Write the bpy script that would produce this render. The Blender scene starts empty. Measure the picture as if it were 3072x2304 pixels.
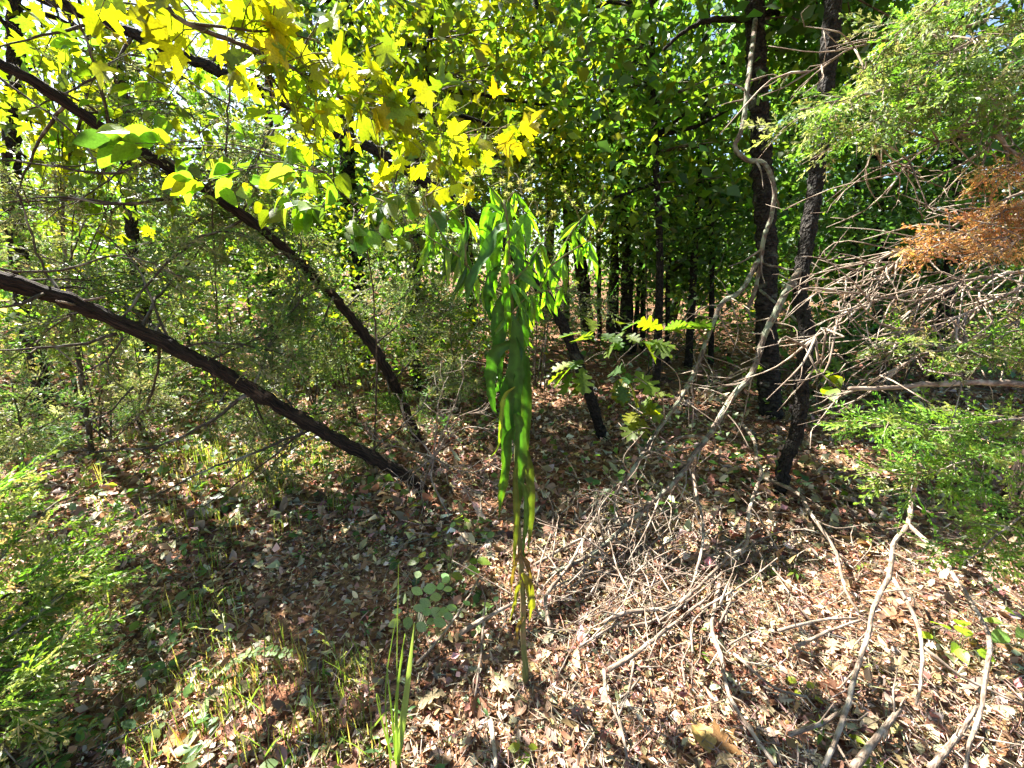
import bpy, math, random
import numpy as np
from mathutils import Vector

# ------------------------------------------------------------------ camera, sky, sun, exposure
random.seed(7)
rng = np.random.default_rng(7)
scene = bpy.context.scene
C = scene.collection
R = math.radians
CAM_H, PITCH, FPX = 1.5, R(15), 1289.0          # eye height, downward tilt, focal length (photo pixels)
SUN_AZ, SUN_EL = R(-48), R(49)

cd = bpy.data.cameras.new('camera'); cam = bpy.data.objects.new('camera', cd); C.objects.link(cam)
cam.location = (0, 0, CAM_H); cam.rotation_euler = (R(90) - PITCH, 0, 0)
cd.sensor_width = 36; cd.lens = 36 * FPX / 3072; cd.clip_start = 0.02; cd.clip_end = 600
scene.camera = cam

w = bpy.data.worlds.new('World'); scene.world = w; w.use_nodes = True
nt = w.node_tree; nt.nodes.clear()
sky = nt.nodes.new('ShaderNodeTexSky'); sky.sky_type = 'NISHITA'; sky.sun_disc = False
sky.sun_elevation = SUN_EL; sky.sun_rotation = SUN_AZ % (2 * math.pi)
bg = nt.nodes.new('ShaderNodeBackground'); bg.inputs[1].default_value = 0.05
ow = nt.nodes.new('ShaderNodeOutputWorld')
nt.links.new(sky.outputs[0], bg.inputs[0]); nt.links.new(bg.outputs[0], ow.inputs[0])
SUN = Vector((math.sin(SUN_AZ) * math.cos(SUN_EL), math.cos(SUN_AZ) * math.cos(SUN_EL), math.sin(SUN_EL)))
sd = bpy.data.lights.new('sun', 'SUN'); sd.energy = 5.0; sd.angle = R(0.55); sd.color = (1.0, 0.95, 0.87)
so = bpy.data.objects.new('sun', sd); C.objects.link(so); so.rotation_euler = SUN.to_track_quat('Z', 'Y').to_euler()
vs = scene.view_settings
vs.view_transform = 'Standard'; vs.look = 'None'; vs.exposure = 2.65; vs.gamma = 1.0; vs.use_curve_mapping = False
scene.cycles.max_bounces = 5; scene.cycles.transmission_bounces = 4; scene.cycles.diffuse_bounces = 3; scene.cycles.glossy_bounces = 2
scene.cycles.use_adaptive_sampling = True; scene.cycles.adaptive_threshold = 0.04; scene.cycles.caustics_reflective = False; scene.cycles.caustics_refractive = False
scene.cycles.use_denoising = True

# ------------------------------------------------------------------ terrain height and pixel helpers
def hz(x, y):
    x = np.asarray(x, float); y = np.asarray(y, float)
    h = 0.05 * np.clip(y - 4, 0, 24)
    h = h + .012 * np.sin(3.1 * x + 1.2) * np.cos(2.7 * y) + .02 * np.sin(1.1 * x - .7 * y + .5) + .006 * np.sin(9 * x + 4 * y) * np.sin(7 * y - 3 * x)
    return h
def hz1(x, y): return float(hz(x, y))
def ray(u, v):
    a, b = (u - 1536) / FPX, (1152 - v) / FPX
    cp, sp = math.cos(PITCH), math.sin(PITCH)
    return Vector((a, cp + b * sp, b * cp - sp))
def at(u, v, d):
    r = ray(u, v); return Vector((0, 0, CAM_H)) + r * (d / r.y)
def gp(u, v, z=0.0):
    r = ray(u, v); t = 3.0
    for _ in range(30):
        p = Vector((0, 0, CAM_H)) + r * t
        t += 0.6 * ((p.z - (hz1(p.x, p.y) + z)) / -r.z)
    return Vector((0, 0, CAM_H)) + r * t
def pxm(p):                                      # metres per photo pixel at a point
    return (p[1] * math.cos(PITCH) + (CAM_H - p[2]) * math.sin(PITCH)) / FPX

# sun flecks: places on the forest floor the sun reaches through gaps cut in the added canopy and other foliage (x, y, rx, ry, strength)
MAIN = 13
FLECKS = [(1.25, 1.15, 1.40, .85, .99), (.75, .35, 1.0, .75, .99), (-.05, .95, .45, .42, .98), (2.5, 1.0, 1.0, 1.0, .95), (1.4, 1.95, .75, .38, .95), (.6, 1.85, .75, .38, .97), (.75, -.1, .9, .6, .97), (3.2, .8, 1.3, .9, .95), (-.2, 1.45, .24, .18, .98), (-1.25, 1.0, .6, .42, .97), (-1.15, 1.45, .32, .2, .97), (-.62, 1.0, .4, .25, .97), (-2.15, 3.05, .8, .4, .8), (-2.15, 3.05, 1.0, .5, .97), (-1.15, 1.45, .30, .18, .95), (-.62, 1.0, .35, .2, .95),
          (-.35, 2.7, .55, .30, .85), (-1.3, 2.2, .4, .2, .85), (.45, 5.0, .8, .5, .9), (1.6, 3.3, .45, .25, .9), (2.9, 3.1, .45, .3, .9), (1.5, 8.0, 1.3, .9, .85), (-1.7, 1.0, .7, .35, .85),
          (.8, 2.45, .5, .25, .7), (-.8, 3.9, .5, .3, .8), (2.2, 4.7, .5, .35, .8), (-3.2, 1.9, .6, .4, .8), (3.6, 1.9, .8, .5, .8), (-1.0, .1, 1.0, .6, .8),
          (-1.25, 1.0, .6, .42, .97), (-1.9, 2.3, 1.8, 1.2, .9), (-3.0, 3.6, 1.8, 1.2, .85), (-1.0, 3.4, 1.0, .8, .7)]
_r = np.random.default_rng(3)
for _k in range(34):                              # small sun flecks dappling the shaded floor
    FLECKS.append((_r.uniform(-3.6, 0.1), _r.uniform(.8, 4.5), _r.uniform(.12, .3), _r.uniform(.08, .18), .9))
for _k in range(14): FLECKS.append((_r.uniform(0, 4), _r.uniform(2.5, 6), _r.uniform(.15, .4), _r.uniform(.1, .2), .85))
def keep_mask(P, scale=1.0, main=False):
    """False where a leaf would stand in one of the sun's gaps"""
    t = P[:, 2] / SUN.z
    gx, gy = P[:, 0] - SUN.x * t, P[:, 1] - SUN.y * t
    keep = np.ones(len(P), bool)
    for (x, y, rx, ry, s) in (FLECKS[:MAIN] if main else FLECKS):
        q = ((gx - x) / rx) ** 2 + ((gy - y) / ry) ** 2
        pr = s * scale * np.clip((1.35 - q) / .5, 0, 1)
        keep &= rng.random(len(P)) > pr
    return keep

# ------------------------------------------------------------------ mesh builder
def sunlit(p):
    """True for a point that stands in one of the main gaps"""
    t = p[2] / SUN.z; x_, y_ = p[0] - SUN.x * t, p[1] - SUN.y * t
    return p[2] > .35 and any(((x_ - f[0]) / f[2]) ** 2 + ((y_ - f[1]) / f[3]) ** 2 < 1 for f in FLECKS[:MAIN])
def rv(s=1.0): return Vector((random.gauss(0, s), random.gauss(0, s), random.gauss(0, s)))
class MB:
    def __init__(s): s.V = []; s.L = []; s.S = []; s.T = []; s.U = []; s.n = 0
    def add(s, V, faces, tint=(.5, .5, .5), uv=None):
        """faces: int array (m,k)"""
        V = np.asarray(V, float).reshape(-1, 3); n = len(V)
        s.V.append(V)
        t = np.asarray(tint, float)
        s.T.append(np.broadcast_to(t, (n, 3)) if t.ndim == 1 else t)
        s.U.append(np.zeros((n, 2)) if uv is None else np.asarray(uv, float))
        for f in (faces if isinstance(faces, list) else [faces]):
            f = np.asarray(f, np.int64)
            if f.size == 0: continue
            s.L.append((f + s.n).ravel()); s.S.append(np.full(len(f), f.shape[1], np.int64))
        s.n += n
    def mesh(s, name, mat, smooth=True):
        me = bpy.data.meshes.new(name)
        V = np.concatenate(s.V); L = np.concatenate(s.L); S = np.concatenate(s.S)
        T = np.concatenate(s.T); U = np.concatenate(s.U)
        me.vertices.add(len(V)); me.vertices.foreach_set('co', V.astype(np.float32).ravel())
        me.loops.add(len(L)); me.loops.foreach_set('vertex_index', L.astype(np.int32))
        me.polygons.add(len(S))
        st = np.concatenate([[0], np.cumsum(S)[:-1]])
        me.polygons.foreach_set('loop_start', st.astype(np.int32))
        me.update(calc_edges=True)
        a = me.attributes.new('tint', 'FLOAT_COLOR', 'POINT')
        a.data.foreach_set('color', np.c_[T, np.ones(len(T))].astype(np.float32).ravel())
        uvl = me.uv_layers.new(name='UVMap'); uvl.data.foreach_set('uv', U[L].astype(np.float32).ravel())
        me.polygons.foreach_set('use_smooth', np.full(len(S), smooth))
        me.materials.append(mat)
        return me
    def build(s, name, mat, parent=None, smooth=True):
        o = bpy.data.objects.new(name, s.mesh(name, mat, smooth)); C.objects.link(o)
        if parent is not None: o.parent = parent
        return o
def tag(o, label=None, cat=None, group=None, kind=None):
    if label: o['label'] = label
    if cat: o['category'] = cat
    if group: o['group'] = group
    if kind: o['kind'] = kind
    return o
def thing(name, label, cat, group=None):
    o = bpy.data.objects.new(name, None); o.empty_display_size = .05; C.objects.link(o)
    return tag(o, label, cat, group)
def nrm(v):
    v = np.asarray(v, float); return v / (np.linalg.norm(v, axis=-1, keepdims=True) + 1e-9)

def spline(pts, step):
    """Catmull-Rom through pts (rows may carry extra columns)"""
    P = np.asarray(pts, float)
    if len(P) == 2: P = np.vstack([P[0], (P[0] + P[1]) / 2, P[1]])
    E = np.vstack([2 * P[0] - P[1], P, 2 * P[-1] - P[-2]])
    out = []
    for i in range(1, len(E) - 2):
        a, b, c, d = E[i - 1], E[i], E[i + 1], E[i + 2]
        n = max(1, int(np.linalg.norm((c - b)[:3]) / step))
        for k in range(n):
            t = k / n
            out.append(.5 * (2 * b + (c - a) * t + (2 * a - 5 * b + 4 * c - d) * t * t + (3 * b - a - 3 * c + d) * t ** 3))
    out.append(P[-1]); return np.array(out)
def tube(mb, pts, r0, r1=None, sides=8, step=.06, bump=.08, tint=(.5, .5, .5), wob=0.0, power=1.0):
    """pts: list of 3-vectors; radius runs from r0 to r1"""
    Q = spline([tuple(p) for p in pts], step)
    n = len(Q); r1 = r0 if r1 is None else r1
    if wob: Q[1:-1] += rng.normal(0, wob, (n - 2, 3))
    T = nrm(np.gradient(Q, axis=0))
    ref = np.array([0, 0, 1.]) if abs(T[0][2]) < .9 else np.array([1., 0, 0])
    X = np.zeros_like(Q)
    x = nrm(np.cross(T[0], ref))
    for i in range(n):
        x = nrm(x - T[i] * np.dot(x, T[i])); X[i] = x
    Y = np.cross(T, X)
    s = np.linspace(0, 1, n); rad = r0 + (r1 - r0) * s ** power
    a = np.linspace(0, 2 * np.pi, sides, endpoint=False)
    rr = rad[:, None] * (1 + rng.normal(0, bump, (n, sides)) * .6 + rng.normal(0, bump, (n, 1)) * .6)
    V = Q[:, None] + X[:, None] * (np.cos(a)[None, :, None] * rr[..., None]) + Y[:, None] * (np.sin(a)[None, :, None] * rr[..., None])
    ln = np.concatenate([[0], np.cumsum(np.linalg.norm(np.diff(Q, axis=0), axis=1))])
    uv = np.stack([np.broadcast_to(a / (2 * np.pi), (n, sides)), np.broadcast_to(ln[:, None], (n, sides))], -1).reshape(-1, 2)
    i = np.arange(n - 1)[:, None] * sides; j = np.arange(sides)[None]; k = (j + 1) % sides
    f = np.stack([i + j, i + k, i + sides + k, i + sides + j], -1).reshape(-1, 4)
    caps = [f, np.arange(sides)[None, ::-1], (n - 1) * sides + np.arange(sides)[None]]
    mb.add(V.reshape(-1, 3), caps, tint, uv)
    return Q

# ------------------------------------------------------------------ leaf templates: (verts, faces list), tip along +Y, face +Z
def outline_leaf(pts, z=None, mid=(0, .45), fold=.12):
    """fan of a leaf outline (right half given base to tip), both halves lifted off the midrib"""
    right = [(x, y) for x, y in pts]
    out = right + [(-x, y) for x, y in right[::-1] if abs(x) > 1e-6]
    ys = sorted({0.0, .25, .5, .75, 1.0})
    V = [(x, y, fold * abs(x) - .10 * y * y) for x, y in out]
    c = len(V); V.append((mid[0], mid[1], -.10 * mid[1] ** 2))
    n = len(out); F = [(i, (i + 1) % n, c) for i in range(n)]
    return np.array(V, float), [np.array(F)]
def grid_leaf(prof, rows=5, fold=.15, droop=.15, curl=0.0, wave=0.0, seed=0):
    """leaf as a 3-column strip; prof(t) = half width"""
    r = np.random.default_rng(seed)
    V = []; t = np.linspace(0, 1, rows + 1)
    for k in t:
        w_ = prof(k)
        for sx in (-1, 0, 1):
            V.append((sx * w_ * math.cos(curl * abs(sx)), k * (1 - droop * .3 * k), fold * abs(sx) * w_ + w_ * math.sin(curl) * abs(sx) - droop * k * k + (r.normal(0, wave) if sx else r.normal(0, wave * .4))))
    F = []
    for i in range(rows):
        for j in range(2):
            a = i * 3 + j; F.append((a, a + 1, a + 4, a + 3))
    return np.array(V), [np.array(F)]
T_SMALL = (np.array([(0, 0, 0), (-.26, .40, .07), (.26, .40, .07), (0, 1, -.08), (0, .45, 0)], float), [np.array([(0, 2, 4), (2, 3, 4), (3, 1, 4), (1, 0, 4)])])
ell = lambda wd: (lambda t: wd * max(.02, math.sin(math.pi * min(1, t * .93 + .04)) ** .8))
ova = lambda wd: (lambda t: wd * max(.01, math.sin(math.pi * t ** .72) ** .9))
lan = lambda wd: (lambda t: wd * max(.008, math.sin(math.pi * t ** .8) ** 1.1))
T_OVATE = grid_leaf(ova(.30), 6, .2, .22, 0, .006, 1)
T_OVATE2 = grid_leaf(ova(.27), 6, .35, .38, 0, .01, 2)
T_ELLIPSE = grid_leaf(ell(.33), 5, .12, .10, 0, .006, 3)
T_LANCE = grid_leaf(lan(.13), 6, .3, .35, 0, .008, 4)
MAPLE = [(0, 0), (.10, .02), (.34, -.08), (.30, .08), (.44, .14), (.36, .22), (.40, .30), (.56, .46), (.66, .66), (.46, .60), (.40, .66), (.30, .56), (.20, .52), (.24, .70), (.18, .78), (.12, .74), (0, 1.02)]
T_MAPLE = outline_leaf(MAPLE, mid=(0, .34), fold=.18)
OAK = [(0, 0), (.05, .06), (.16, .16), (.10, .24), (.12, .27), (.28, .34), (.27, .41), (.13, .44), (.14, .50), (.34, .58), (.34, .67), (.16, .66), (.16, .72), (.27, .82), (.20, .90), (.09, .88), (0, 1.0)]
T_OAK = outline_leaf(OAK, mid=(0, .5), fold=.22)
T_DEAD = [grid_leaf(ova(.34), 2, .5, .35, .5, .05, 11), grid_leaf(ell(.30), 2, -.4, -.3, .3, .06, 12), grid_leaf(lan(.24), 2, .2, .5, .9, .05, 13), grid_leaf(ell(.42), 2, .2, .1, .2, .10, 14)]
T_DEADF = [(T_SMALL[0] * np.array((1.2, 1, 2.5)), T_SMALL[1]), (T_SMALL[0] * np.array((1.5, 1, -2)), T_SMALL[1]), (T_SMALL[0] * np.array((.8, 1, 4)), T_SMALL[1])]
def stick_template(seed, bend):
    m = MB(); r = np.random.default_rng(seed)
    pts = [(0, 0, 0), (r.normal(0, bend), .35, r.normal(0, bend * .5)), (r.normal(0, bend), .7, r.normal(0, bend * .5)), (0, 1, 0)]
    tube(m, pts, .012, .007, 4, .4, .05)
    V = np.concatenate(m.V); q = m.L[0].reshape(-1, 4)
    return V, [q]
T_STICK = [stick_template(k, b) for k, b in ((1, .02), (2, .05), (3, .09), (4, .13))]
def spray_template(seed, n=9, wid=.016, flat=.35):
    """a juniper branchlet: axis plus scaly side twigs, all thin blades"""
    r = np.random.default_rng(seed); V = []; F = []
    def blade(p, d, ln, wd):
        d = nrm(d); s = nrm(np.cross(d, r.normal(0, 1, 3)))
        b = len(V)
        V.extend([p, p + d * ln * .5 + s * wd * 1.1, p + d * ln, p + d * ln * .5 - s * wd * 1.1])
        F.extend([(b, b + 1, b + 2), (b, b + 2, b + 3)])
    ax = [np.array([0, 0, 0.])]
    d = np.array([0, 1., 0])
    for k in range(n):
        d = nrm(d + r.normal(0, .10, 3) * (1, .3, .6)); ax.append(ax[-1] + d / n)
    for k in range(n): blade(ax[k], ax[k + 1] - ax[k], 1.25 / n, wid * .9)
    for k in range(1, n + 1):
        sd_ = 1 if k % 2 else -1
        ln = (.42 * (1 - .62 * k / n)) * r.uniform(.75, 1.2)
        dd = nrm(np.array([sd_ * r.uniform(.6, 1.0), r.uniform(.7, 1.0), r.normal(0, flat)]))
        blade(ax[k], dd, ln, wid)
        for q in (.3, .65):
            for s2 in (-1, 1):
                d2 = nrm(dd + np.array([-dd[1] * s2, dd[0] * s2, r.normal(0, flat)]) * r.uniform(.4, .8))
                blade(ax[k] + dd * ln * q, d2, ln * (1 - q) * r.uniform(.55, .9), wid * .85)
    return np.array(V), [np.array(F)]
T_SPRAY = [spray_template(k, 7, .027) for k in (21, 22, 23, 24)]
T_COARSE = [spray_template(k, 7, .026, .4) for k in (41, 42, 43)]
T_WISP = [spray_template(k, 6, .020, .6) for k in (31, 32, 33)]

def scatter(mb, tm, P, D, N, L, tint, W=1.0):
    """copies of a template at P, tip along D, face along N, length L"""
    P = np.asarray(P, float).reshape(-1, 3); n = len(P)
    if n == 0: return
    V, Fs = tm; m = len(V)
    y = nrm(np.broadcast_to(D, (n, 3))); z = np.broadcast_to(N, (n, 3)); z = nrm(z - y * np.sum(z * y, 1, keepdims=True))
    x = np.cross(y, z)
    L = np.broadcast_to(np.asarray(L, float), (n,)); Wd = np.broadcast_to(np.asarray(W, float), (n,))
    A = P[:, None] + (x[:, None] * (V[None, :, :1] * Wd[:, None, None]) + y[:, None] * V[None, :, 1:2] + z[:, None] * V[None, :, 2:3]) * L[:, None, None]
    t = np.asarray(tint, float); t = np.broadcast_to(t, (n, 3)) if t.ndim == 1 else t
    off = (np.arange(n) * m)[:, None, None]
    Fo = [(np.asarray(f)[None] + off).reshape(-1, f.shape[1]) for f in Fs]
    mb.add(A.reshape(-1, 3), Fo, np.repeat(t, m, 0))
def tints(pal, n, v=.18):
    pal = np.asarray(pal, float)
    k = rng.integers(0, len(pal), n)
    return np.clip(pal[k] * np.exp(rng.normal(0, v, (n, 1))) * np.exp(rng.normal(0, v * .4, (n, 3))), 0, .9)

# ------------------------------------------------------------------ materials
def new_mat(name):
    m = bpy.data.materials.new(name); m.use_nodes = True; t = m.node_tree; t.nodes.clear()
    return m, t, t.nodes.new, t.links.new
def leaf_mat(name, src='attr', trans=.5, tmul=(2.4, 2.3, .8), rough=.42, spec=.5, plain=False):
    m, t, N, K = new_mat(name)
    out = N('ShaderNodeOutputMaterial')
    if src == 'attr':
        a = N('ShaderNodeAttribute'); a.attribute_name = 'tint'; col = a.outputs['Color']
    else:
        a = N('ShaderNodeObjectInfo'); col = a.outputs['Color']
    if plain:
        p = N('ShaderNodeBsdfPrincipled'); K(col, p.inputs['Base Color']); p.inputs['Roughness'].default_value = rough; p.inputs['Specular IOR Level'].default_value = spec
        m2 = N('ShaderNodeMix'); m2.data_type = 'RGBA'; m2.blend_type = 'MULTIPLY'; m2.inputs[0].default_value = 1
        K(col, m2.inputs[6]); m2.inputs[7].default_value = (*tmul, 1)
        tr = N('ShaderNodeBsdfTranslucent'); K(m2.outputs[2], tr.inputs['Color'])
        ms = N('ShaderNodeMixShader'); ms.inputs[0].default_value = trans
        K(p.outputs[0], ms.inputs[1]); K(tr.outputs[0], ms.inputs[2]); K(ms.outputs[0], out.inputs[0])
        return m
    no = N('ShaderNodeTexNoise'); no.inputs['Scale'].default_value = 45 if src == 'attr' else 14; no.inputs['Detail'].default_value = 3
    tc = N('ShaderNodeTexCoord'); K(tc.outputs['Object'], no.inputs['Vector'])
    mr = N('ShaderNodeMapRange'); mr.inputs[1].default_value = .3; mr.inputs[2].default_value = .7; mr.inputs[3].default_value = .75; mr.inputs[4].default_value = 1.25
    K(no.outputs['Fac'], mr.inputs[0])
    mx = N('ShaderNodeMix'); mx.data_type = 'RGBA'; mx.blend_type = 'MULTIPLY'; mx.inputs[0].default_value = 1
    K(col, mx.inputs[6]); K(mr.outputs[0], mx.inputs[7])
    p = N('ShaderNodeBsdfPrincipled'); K(mx.outputs[2], p.inputs['Base Color']); p.inputs['Roughness'].default_value = rough
    p.inputs['Specular IOR Level'].default_value = spec
    bu = N('ShaderNodeBump'); bu.inputs['Strength'].default_value = .25; bu.inputs['Distance'].default_value = .004
    K(no.outputs['Fac'], bu.inputs['Height']); K(bu.outputs[0], p.inputs['Normal'])
    m2 = N('ShaderNodeMix'); m2.data_type = 'RGBA'; m2.blend_type = 'MULTIPLY'; m2.inputs[0].default_value = 1
    K(mx.outputs[2], m2.inputs[6]); m2.inputs[7].default_value = (*tmul, 1)
    tr = N('ShaderNodeBsdfTranslucent'); K(m2.outputs[2], tr.inputs['Color'])
    ms = N('ShaderNodeMixShader'); ms.inputs[0].default_value = trans
    K(p.outputs[0], ms.inputs[1]); K(tr.outputs[0], ms.inputs[2]); K(ms.outputs[0], out.inputs[0])
    return m
M_LEAF = leaf_mat('foliage', plain=True, tmul=(2.6, 2.5, .7))
M_LEAFO = leaf_mat('single_leaf', 'obj', tmul=(2.3, 2.3, .5))
M_CEDAR = leaf_mat('juniper_foliage', 'attr', .4, (1.9, 1.9, .9), .5, .45, True)
M_GRASS = leaf_mat('grass_blade', 'attr', .45, (2.2, 2.2, .8), .45, .4, True)
M_DEAD = leaf_mat('dead_leaf', 'attr', .12, (1.2, 1.0, .7), .6, .35, True)
M_DEADO = leaf_mat('fallen_leaf', 'obj', .25, (1.4, 1.2, .7), .6, .3)
M_WEED = leaf_mat('weed_leaf', 'attr', .3, (2.2, 2.6, .4), .5, .22)

def bark_mat(name, c0, c1, c2=None, sc=(7, 9), patch=4.0, amt=.5, strength=.9, dist=.012):
    m, t, N, K = new_mat(name)
    out = N('ShaderNodeOutputMaterial'); p = N('ShaderNodeBsdfPrincipled'); p.inputs['Roughness'].default_value = .85; p.inputs['Specular IOR Level'].default_value = .2
    tc = N('ShaderNodeTexCoord'); mp = N('ShaderNodeMapping'); mp.inputs['Scale'].default_value = (sc[0], sc[1], 1); K(tc.outputs['UV'], mp.inputs[0])
    n1 = N('ShaderNodeTexNoise'); n1.inputs['Scale'].default_value = 2; n1.inputs['Detail'].default_value = 6; n1.inputs['Distortion'].default_value = .6; K(mp.outputs[0], n1.inputs['Vector'])
    vo = N('ShaderNodeTexVoronoi'); vo.inputs['Scale'].default_value = 3.0; K(mp.outputs[0], vo.inputs['Vector'])
    n2 = N('ShaderNodeTexNoise'); n2.inputs['Scale'].default_value = patch; n2.inputs['Detail'].default_value = 4; K(tc.outputs['Object'], n2.inputs['Vector'])
    cr = N('ShaderNodeValToRGB'); cr.color_ramp.elements[0].position = .35; cr.color_ramp.elements[1].position = .68
    cr.color_ramp.elements[0].color = (*c0, 1); cr.color_ramp.elements[1].color = (*c1, 1); K(n1.outputs['Fac'], cr.inputs[0])
    last = cr.outputs[0]
    if c2:
        r2 = N('ShaderNodeValToRGB'); r2.color_ramp.elements[0].position = .62 - amt * .3; r2.color_ramp.elements[1].position = .72 - amt * .3; K(n2.outputs['Fac'], r2.inputs[0])
        mx = N('ShaderNodeMix'); mx.data_type = 'RGBA'; K(r2.outputs[0], mx.inputs[0]); K(last, mx.inputs[6]); mx.inputs[7].default_value = (*c2, 1); last = mx.outputs[2]
    K(last, p.inputs['Base Color'])
    ad = N('ShaderNodeMath'); ad.operation = 'ADD'; K(n1.outputs['Fac'], ad.inputs[0]); K(vo.outputs['Distance'], ad.inputs[1])
    bu = N('ShaderNodeBump'); bu.inputs['Strength'].default_value = strength; bu.inputs['Distance'].default_value = dist; K(ad.outputs[0], bu.inputs['Height']); K(bu.outputs[0], p.inputs['Normal'])
    K(p.outputs[0], out.inputs[0]); return m
B_OAK = bark_mat('oak_bark', (.006, .005, .004), (.05, .042, .035), (.10, .105, .08), (7, 16), 9, .05, 1.0, .03)
B_CEDAR = bark_mat('cedar_bark', (.009, .006, .005), (.06, .040, .029), (.24, .15, .10), (12, 5), 9, .0, 1.0, .02)
B_TWIG = bark_mat('weathered_twig', (.10, .07, .05), (.32, .245, .185), (.38, .32, .25), (4, 14), 14, .4, .5, .003)
B_LICHEN = bark_mat('lichen_branch', (.06, .045, .034), (.22, .165, .125), (.24, .255, .18), (5, 12), 16, .45, .8, .006)
B_DARKTWIG = bark_mat('dark_twig', (.03, .022, .016), (.11, .085, .06), (.22, .20, .16), (4, 12), 9, .3, .5, .003)
B_STEM = bark_mat('green_stem', (.09, .10, .03), (.17, .18, .06), (.20, .14, .07), (6, 8), 10, .4, .4, .002)

m, t, N, K = new_mat('forest_soil'); M_SOIL = m
out = N('ShaderNodeOutputMaterial'); p = N('ShaderNodeBsdfPrincipled'); p.inputs['Roughness'].default_value = .95; p.inputs['Specular IOR Level'].default_value = .1
tc = N('ShaderNodeTexCoord')
n1 = N('ShaderNodeTexNoise'); n1.inputs['Scale'].default_value = 1.3; n1.inputs['Detail'].default_value = 6; K(tc.outputs['Object'], n1.inputs['Vector'])
n2 = N('ShaderNodeTexNoise'); n2.inputs['Scale'].default_value = 38; n2.inputs['Detail'].default_value = 7; K(tc.outputs['Object'], n2.inputs['Vector'])
r1 = N('ShaderNodeValToRGB'); e = r1.color_ramp.elements; e[0].position = .35; e[0].color = (.19, .085, .05, 1); e[1].position = .65; e[1].color = (.23, .145, .085, 1); K(n1.outputs['Fac'], r1.inputs[0])
r2 = N('ShaderNodeValToRGB'); e = r2.color_ramp.elements; e[0].position = .32; e[0].color = (.35, .32, .30, 1); e[1].position = .66; e[1].color = (1.35, 1.3, 1.25, 1); K(n2.outputs['Fac'], r2.inputs[0])
mx = N('ShaderNodeMix'); mx.data_type = 'RGBA'; mx.blend_type = 'MULTIPLY'; mx.inputs[0].default_value = 1; K(r1.outputs[0], mx.inputs[6]); K(r2.outputs[0], mx.inputs[7])
K(mx.outputs[2], p.inputs['Base Color'])
bu = N('ShaderNodeBump'); bu.inputs['Strength'].default_value = 1; bu.inputs['Distance'].default_value = .015; K(n2.outputs['Fac'], bu.inputs['Height']); K(bu.outputs[0], p.inputs['Normal']); K(p.outputs[0], out.inputs[0])

# palettes (base colours)
YG = [(.11, .15, .012), (.14, .16, .010), (.08, .13, .014), (.12, .17, .02)]
YEL = [(.22, .25, .010), (.25, .26, .010), (.20, .25, .012), (.28, .24, .010)]
MG = [(.06, .13, .022), (.075, .145, .025), (.05, .11, .032), (.095, .15, .02)]
DG = [(.042, .10, .035), (.05, .11, .04), (.06, .125, .03)]
OLIVE = [(.13, .165, .07), (.17, .19, .095), (.11, .16, .065), (.20, .21, .12), (.24, .235, .15), (.11, .18, .05)]
CEDG = [(.08, .17, .025), (.10, .19, .03), (.06, .13, .03), (.13, .19, .04)]
LIME = [(.12, .24, .025), (.15, .26, .03), (.10, .21, .03), (.19, .25, .06)]
RUST = [(.38, .19, .08), (.44, .26, .13), (.31, .15, .065), (.48, .33, .19)]
LITTER = [(.29, .205, .125), (.36, .27, .175), (.40, .315, .21), (.22, .135, .08), (.12, .068, .04), (.28, .165, .10), (.43, .355, .235), (.27, .125, .07), (.085, .046, .028), (.33, .245, .12), (.46, .385, .275), (.17, .10, .06)]

# ------------------------------------------------------------------ ground, leaf litter
def axis(lo, hi, near, k):
    a = np.sinh(np.linspace(-1, 1, k) * near); a = a / a.max()
    return np.where(a < 0, -a * lo, a * hi)
gx = axis(-90, 90, 5.2, 181); gy = axis(-40, 160, 5.6, 221) + 1.5
X, Y = np.meshgrid(gx, gy); Z = hz(X, Y)
ni, nj = X.shape
i = np.arange(ni - 1)[:, None] * nj; j = np.arange(nj - 1)[None]
mb = MB(); mb.add(np.stack([X, Y, Z], -1).reshape(-1, 3), np.stack([i + j, i + j + 1, i + j + nj + 1, i + j + nj], -1).reshape(-1, 4))
tag(mb.build('ground', M_SOIL), 'reddish tan woodland soil under the leaf litter', 'ground', kind='structure')

def wedge(n, y0, y1, spread=1.35, off=.5, power=1.0):
    y = y0 + (y1 - y0) * rng.random(n) ** power
    x = rng.uniform(-1, 1, n) * (y * spread + off)
    return x, y
mb = MB()
for (n, y0, y1, s0, s1, hh) in ((25000, .55, 2.2, .011, .042, .030), (17000, 1.9, 5.0, .022, .095, .035), (9000, 4.5, 11, .06, .14, .04)):
    for tm in (T_DEAD if y0 < 1 else T_DEADF):
        x, y = wedge(n // 2, y0, y1, power=1.0 if y0 < 2 else .8)
        bare = np.sin(2.1 * x + .4) * np.sin(2.6 * y + 1) + .5 * np.sin(5.3 * x - 4.1 * y)
        k = rng.random(len(x)) < np.clip(.95 - .5 * np.clip(bare, 0, 1), 0, 1); x, y = x[k], y[k]; c = len(x)
        P = np.c_[x, y, hz(x, y) + rng.random(c) ** 2 * hh + .003]
        a = rng.uniform(0, 2 * np.pi, c); D = np.c_[np.cos(a), np.sin(a), rng.normal(.08, .42, c)]
        Nn = np.c_[rng.normal(0, .7, (c, 2)), np.ones(c)]
        scatter(mb, tm, P, D, Nn, s0 + (s1 - s0) * rng.random(c) ** 2.4, tints(np.array(LITTER) * 1.22, c, .35), rng.uniform(.6, 1.3, c))
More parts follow.
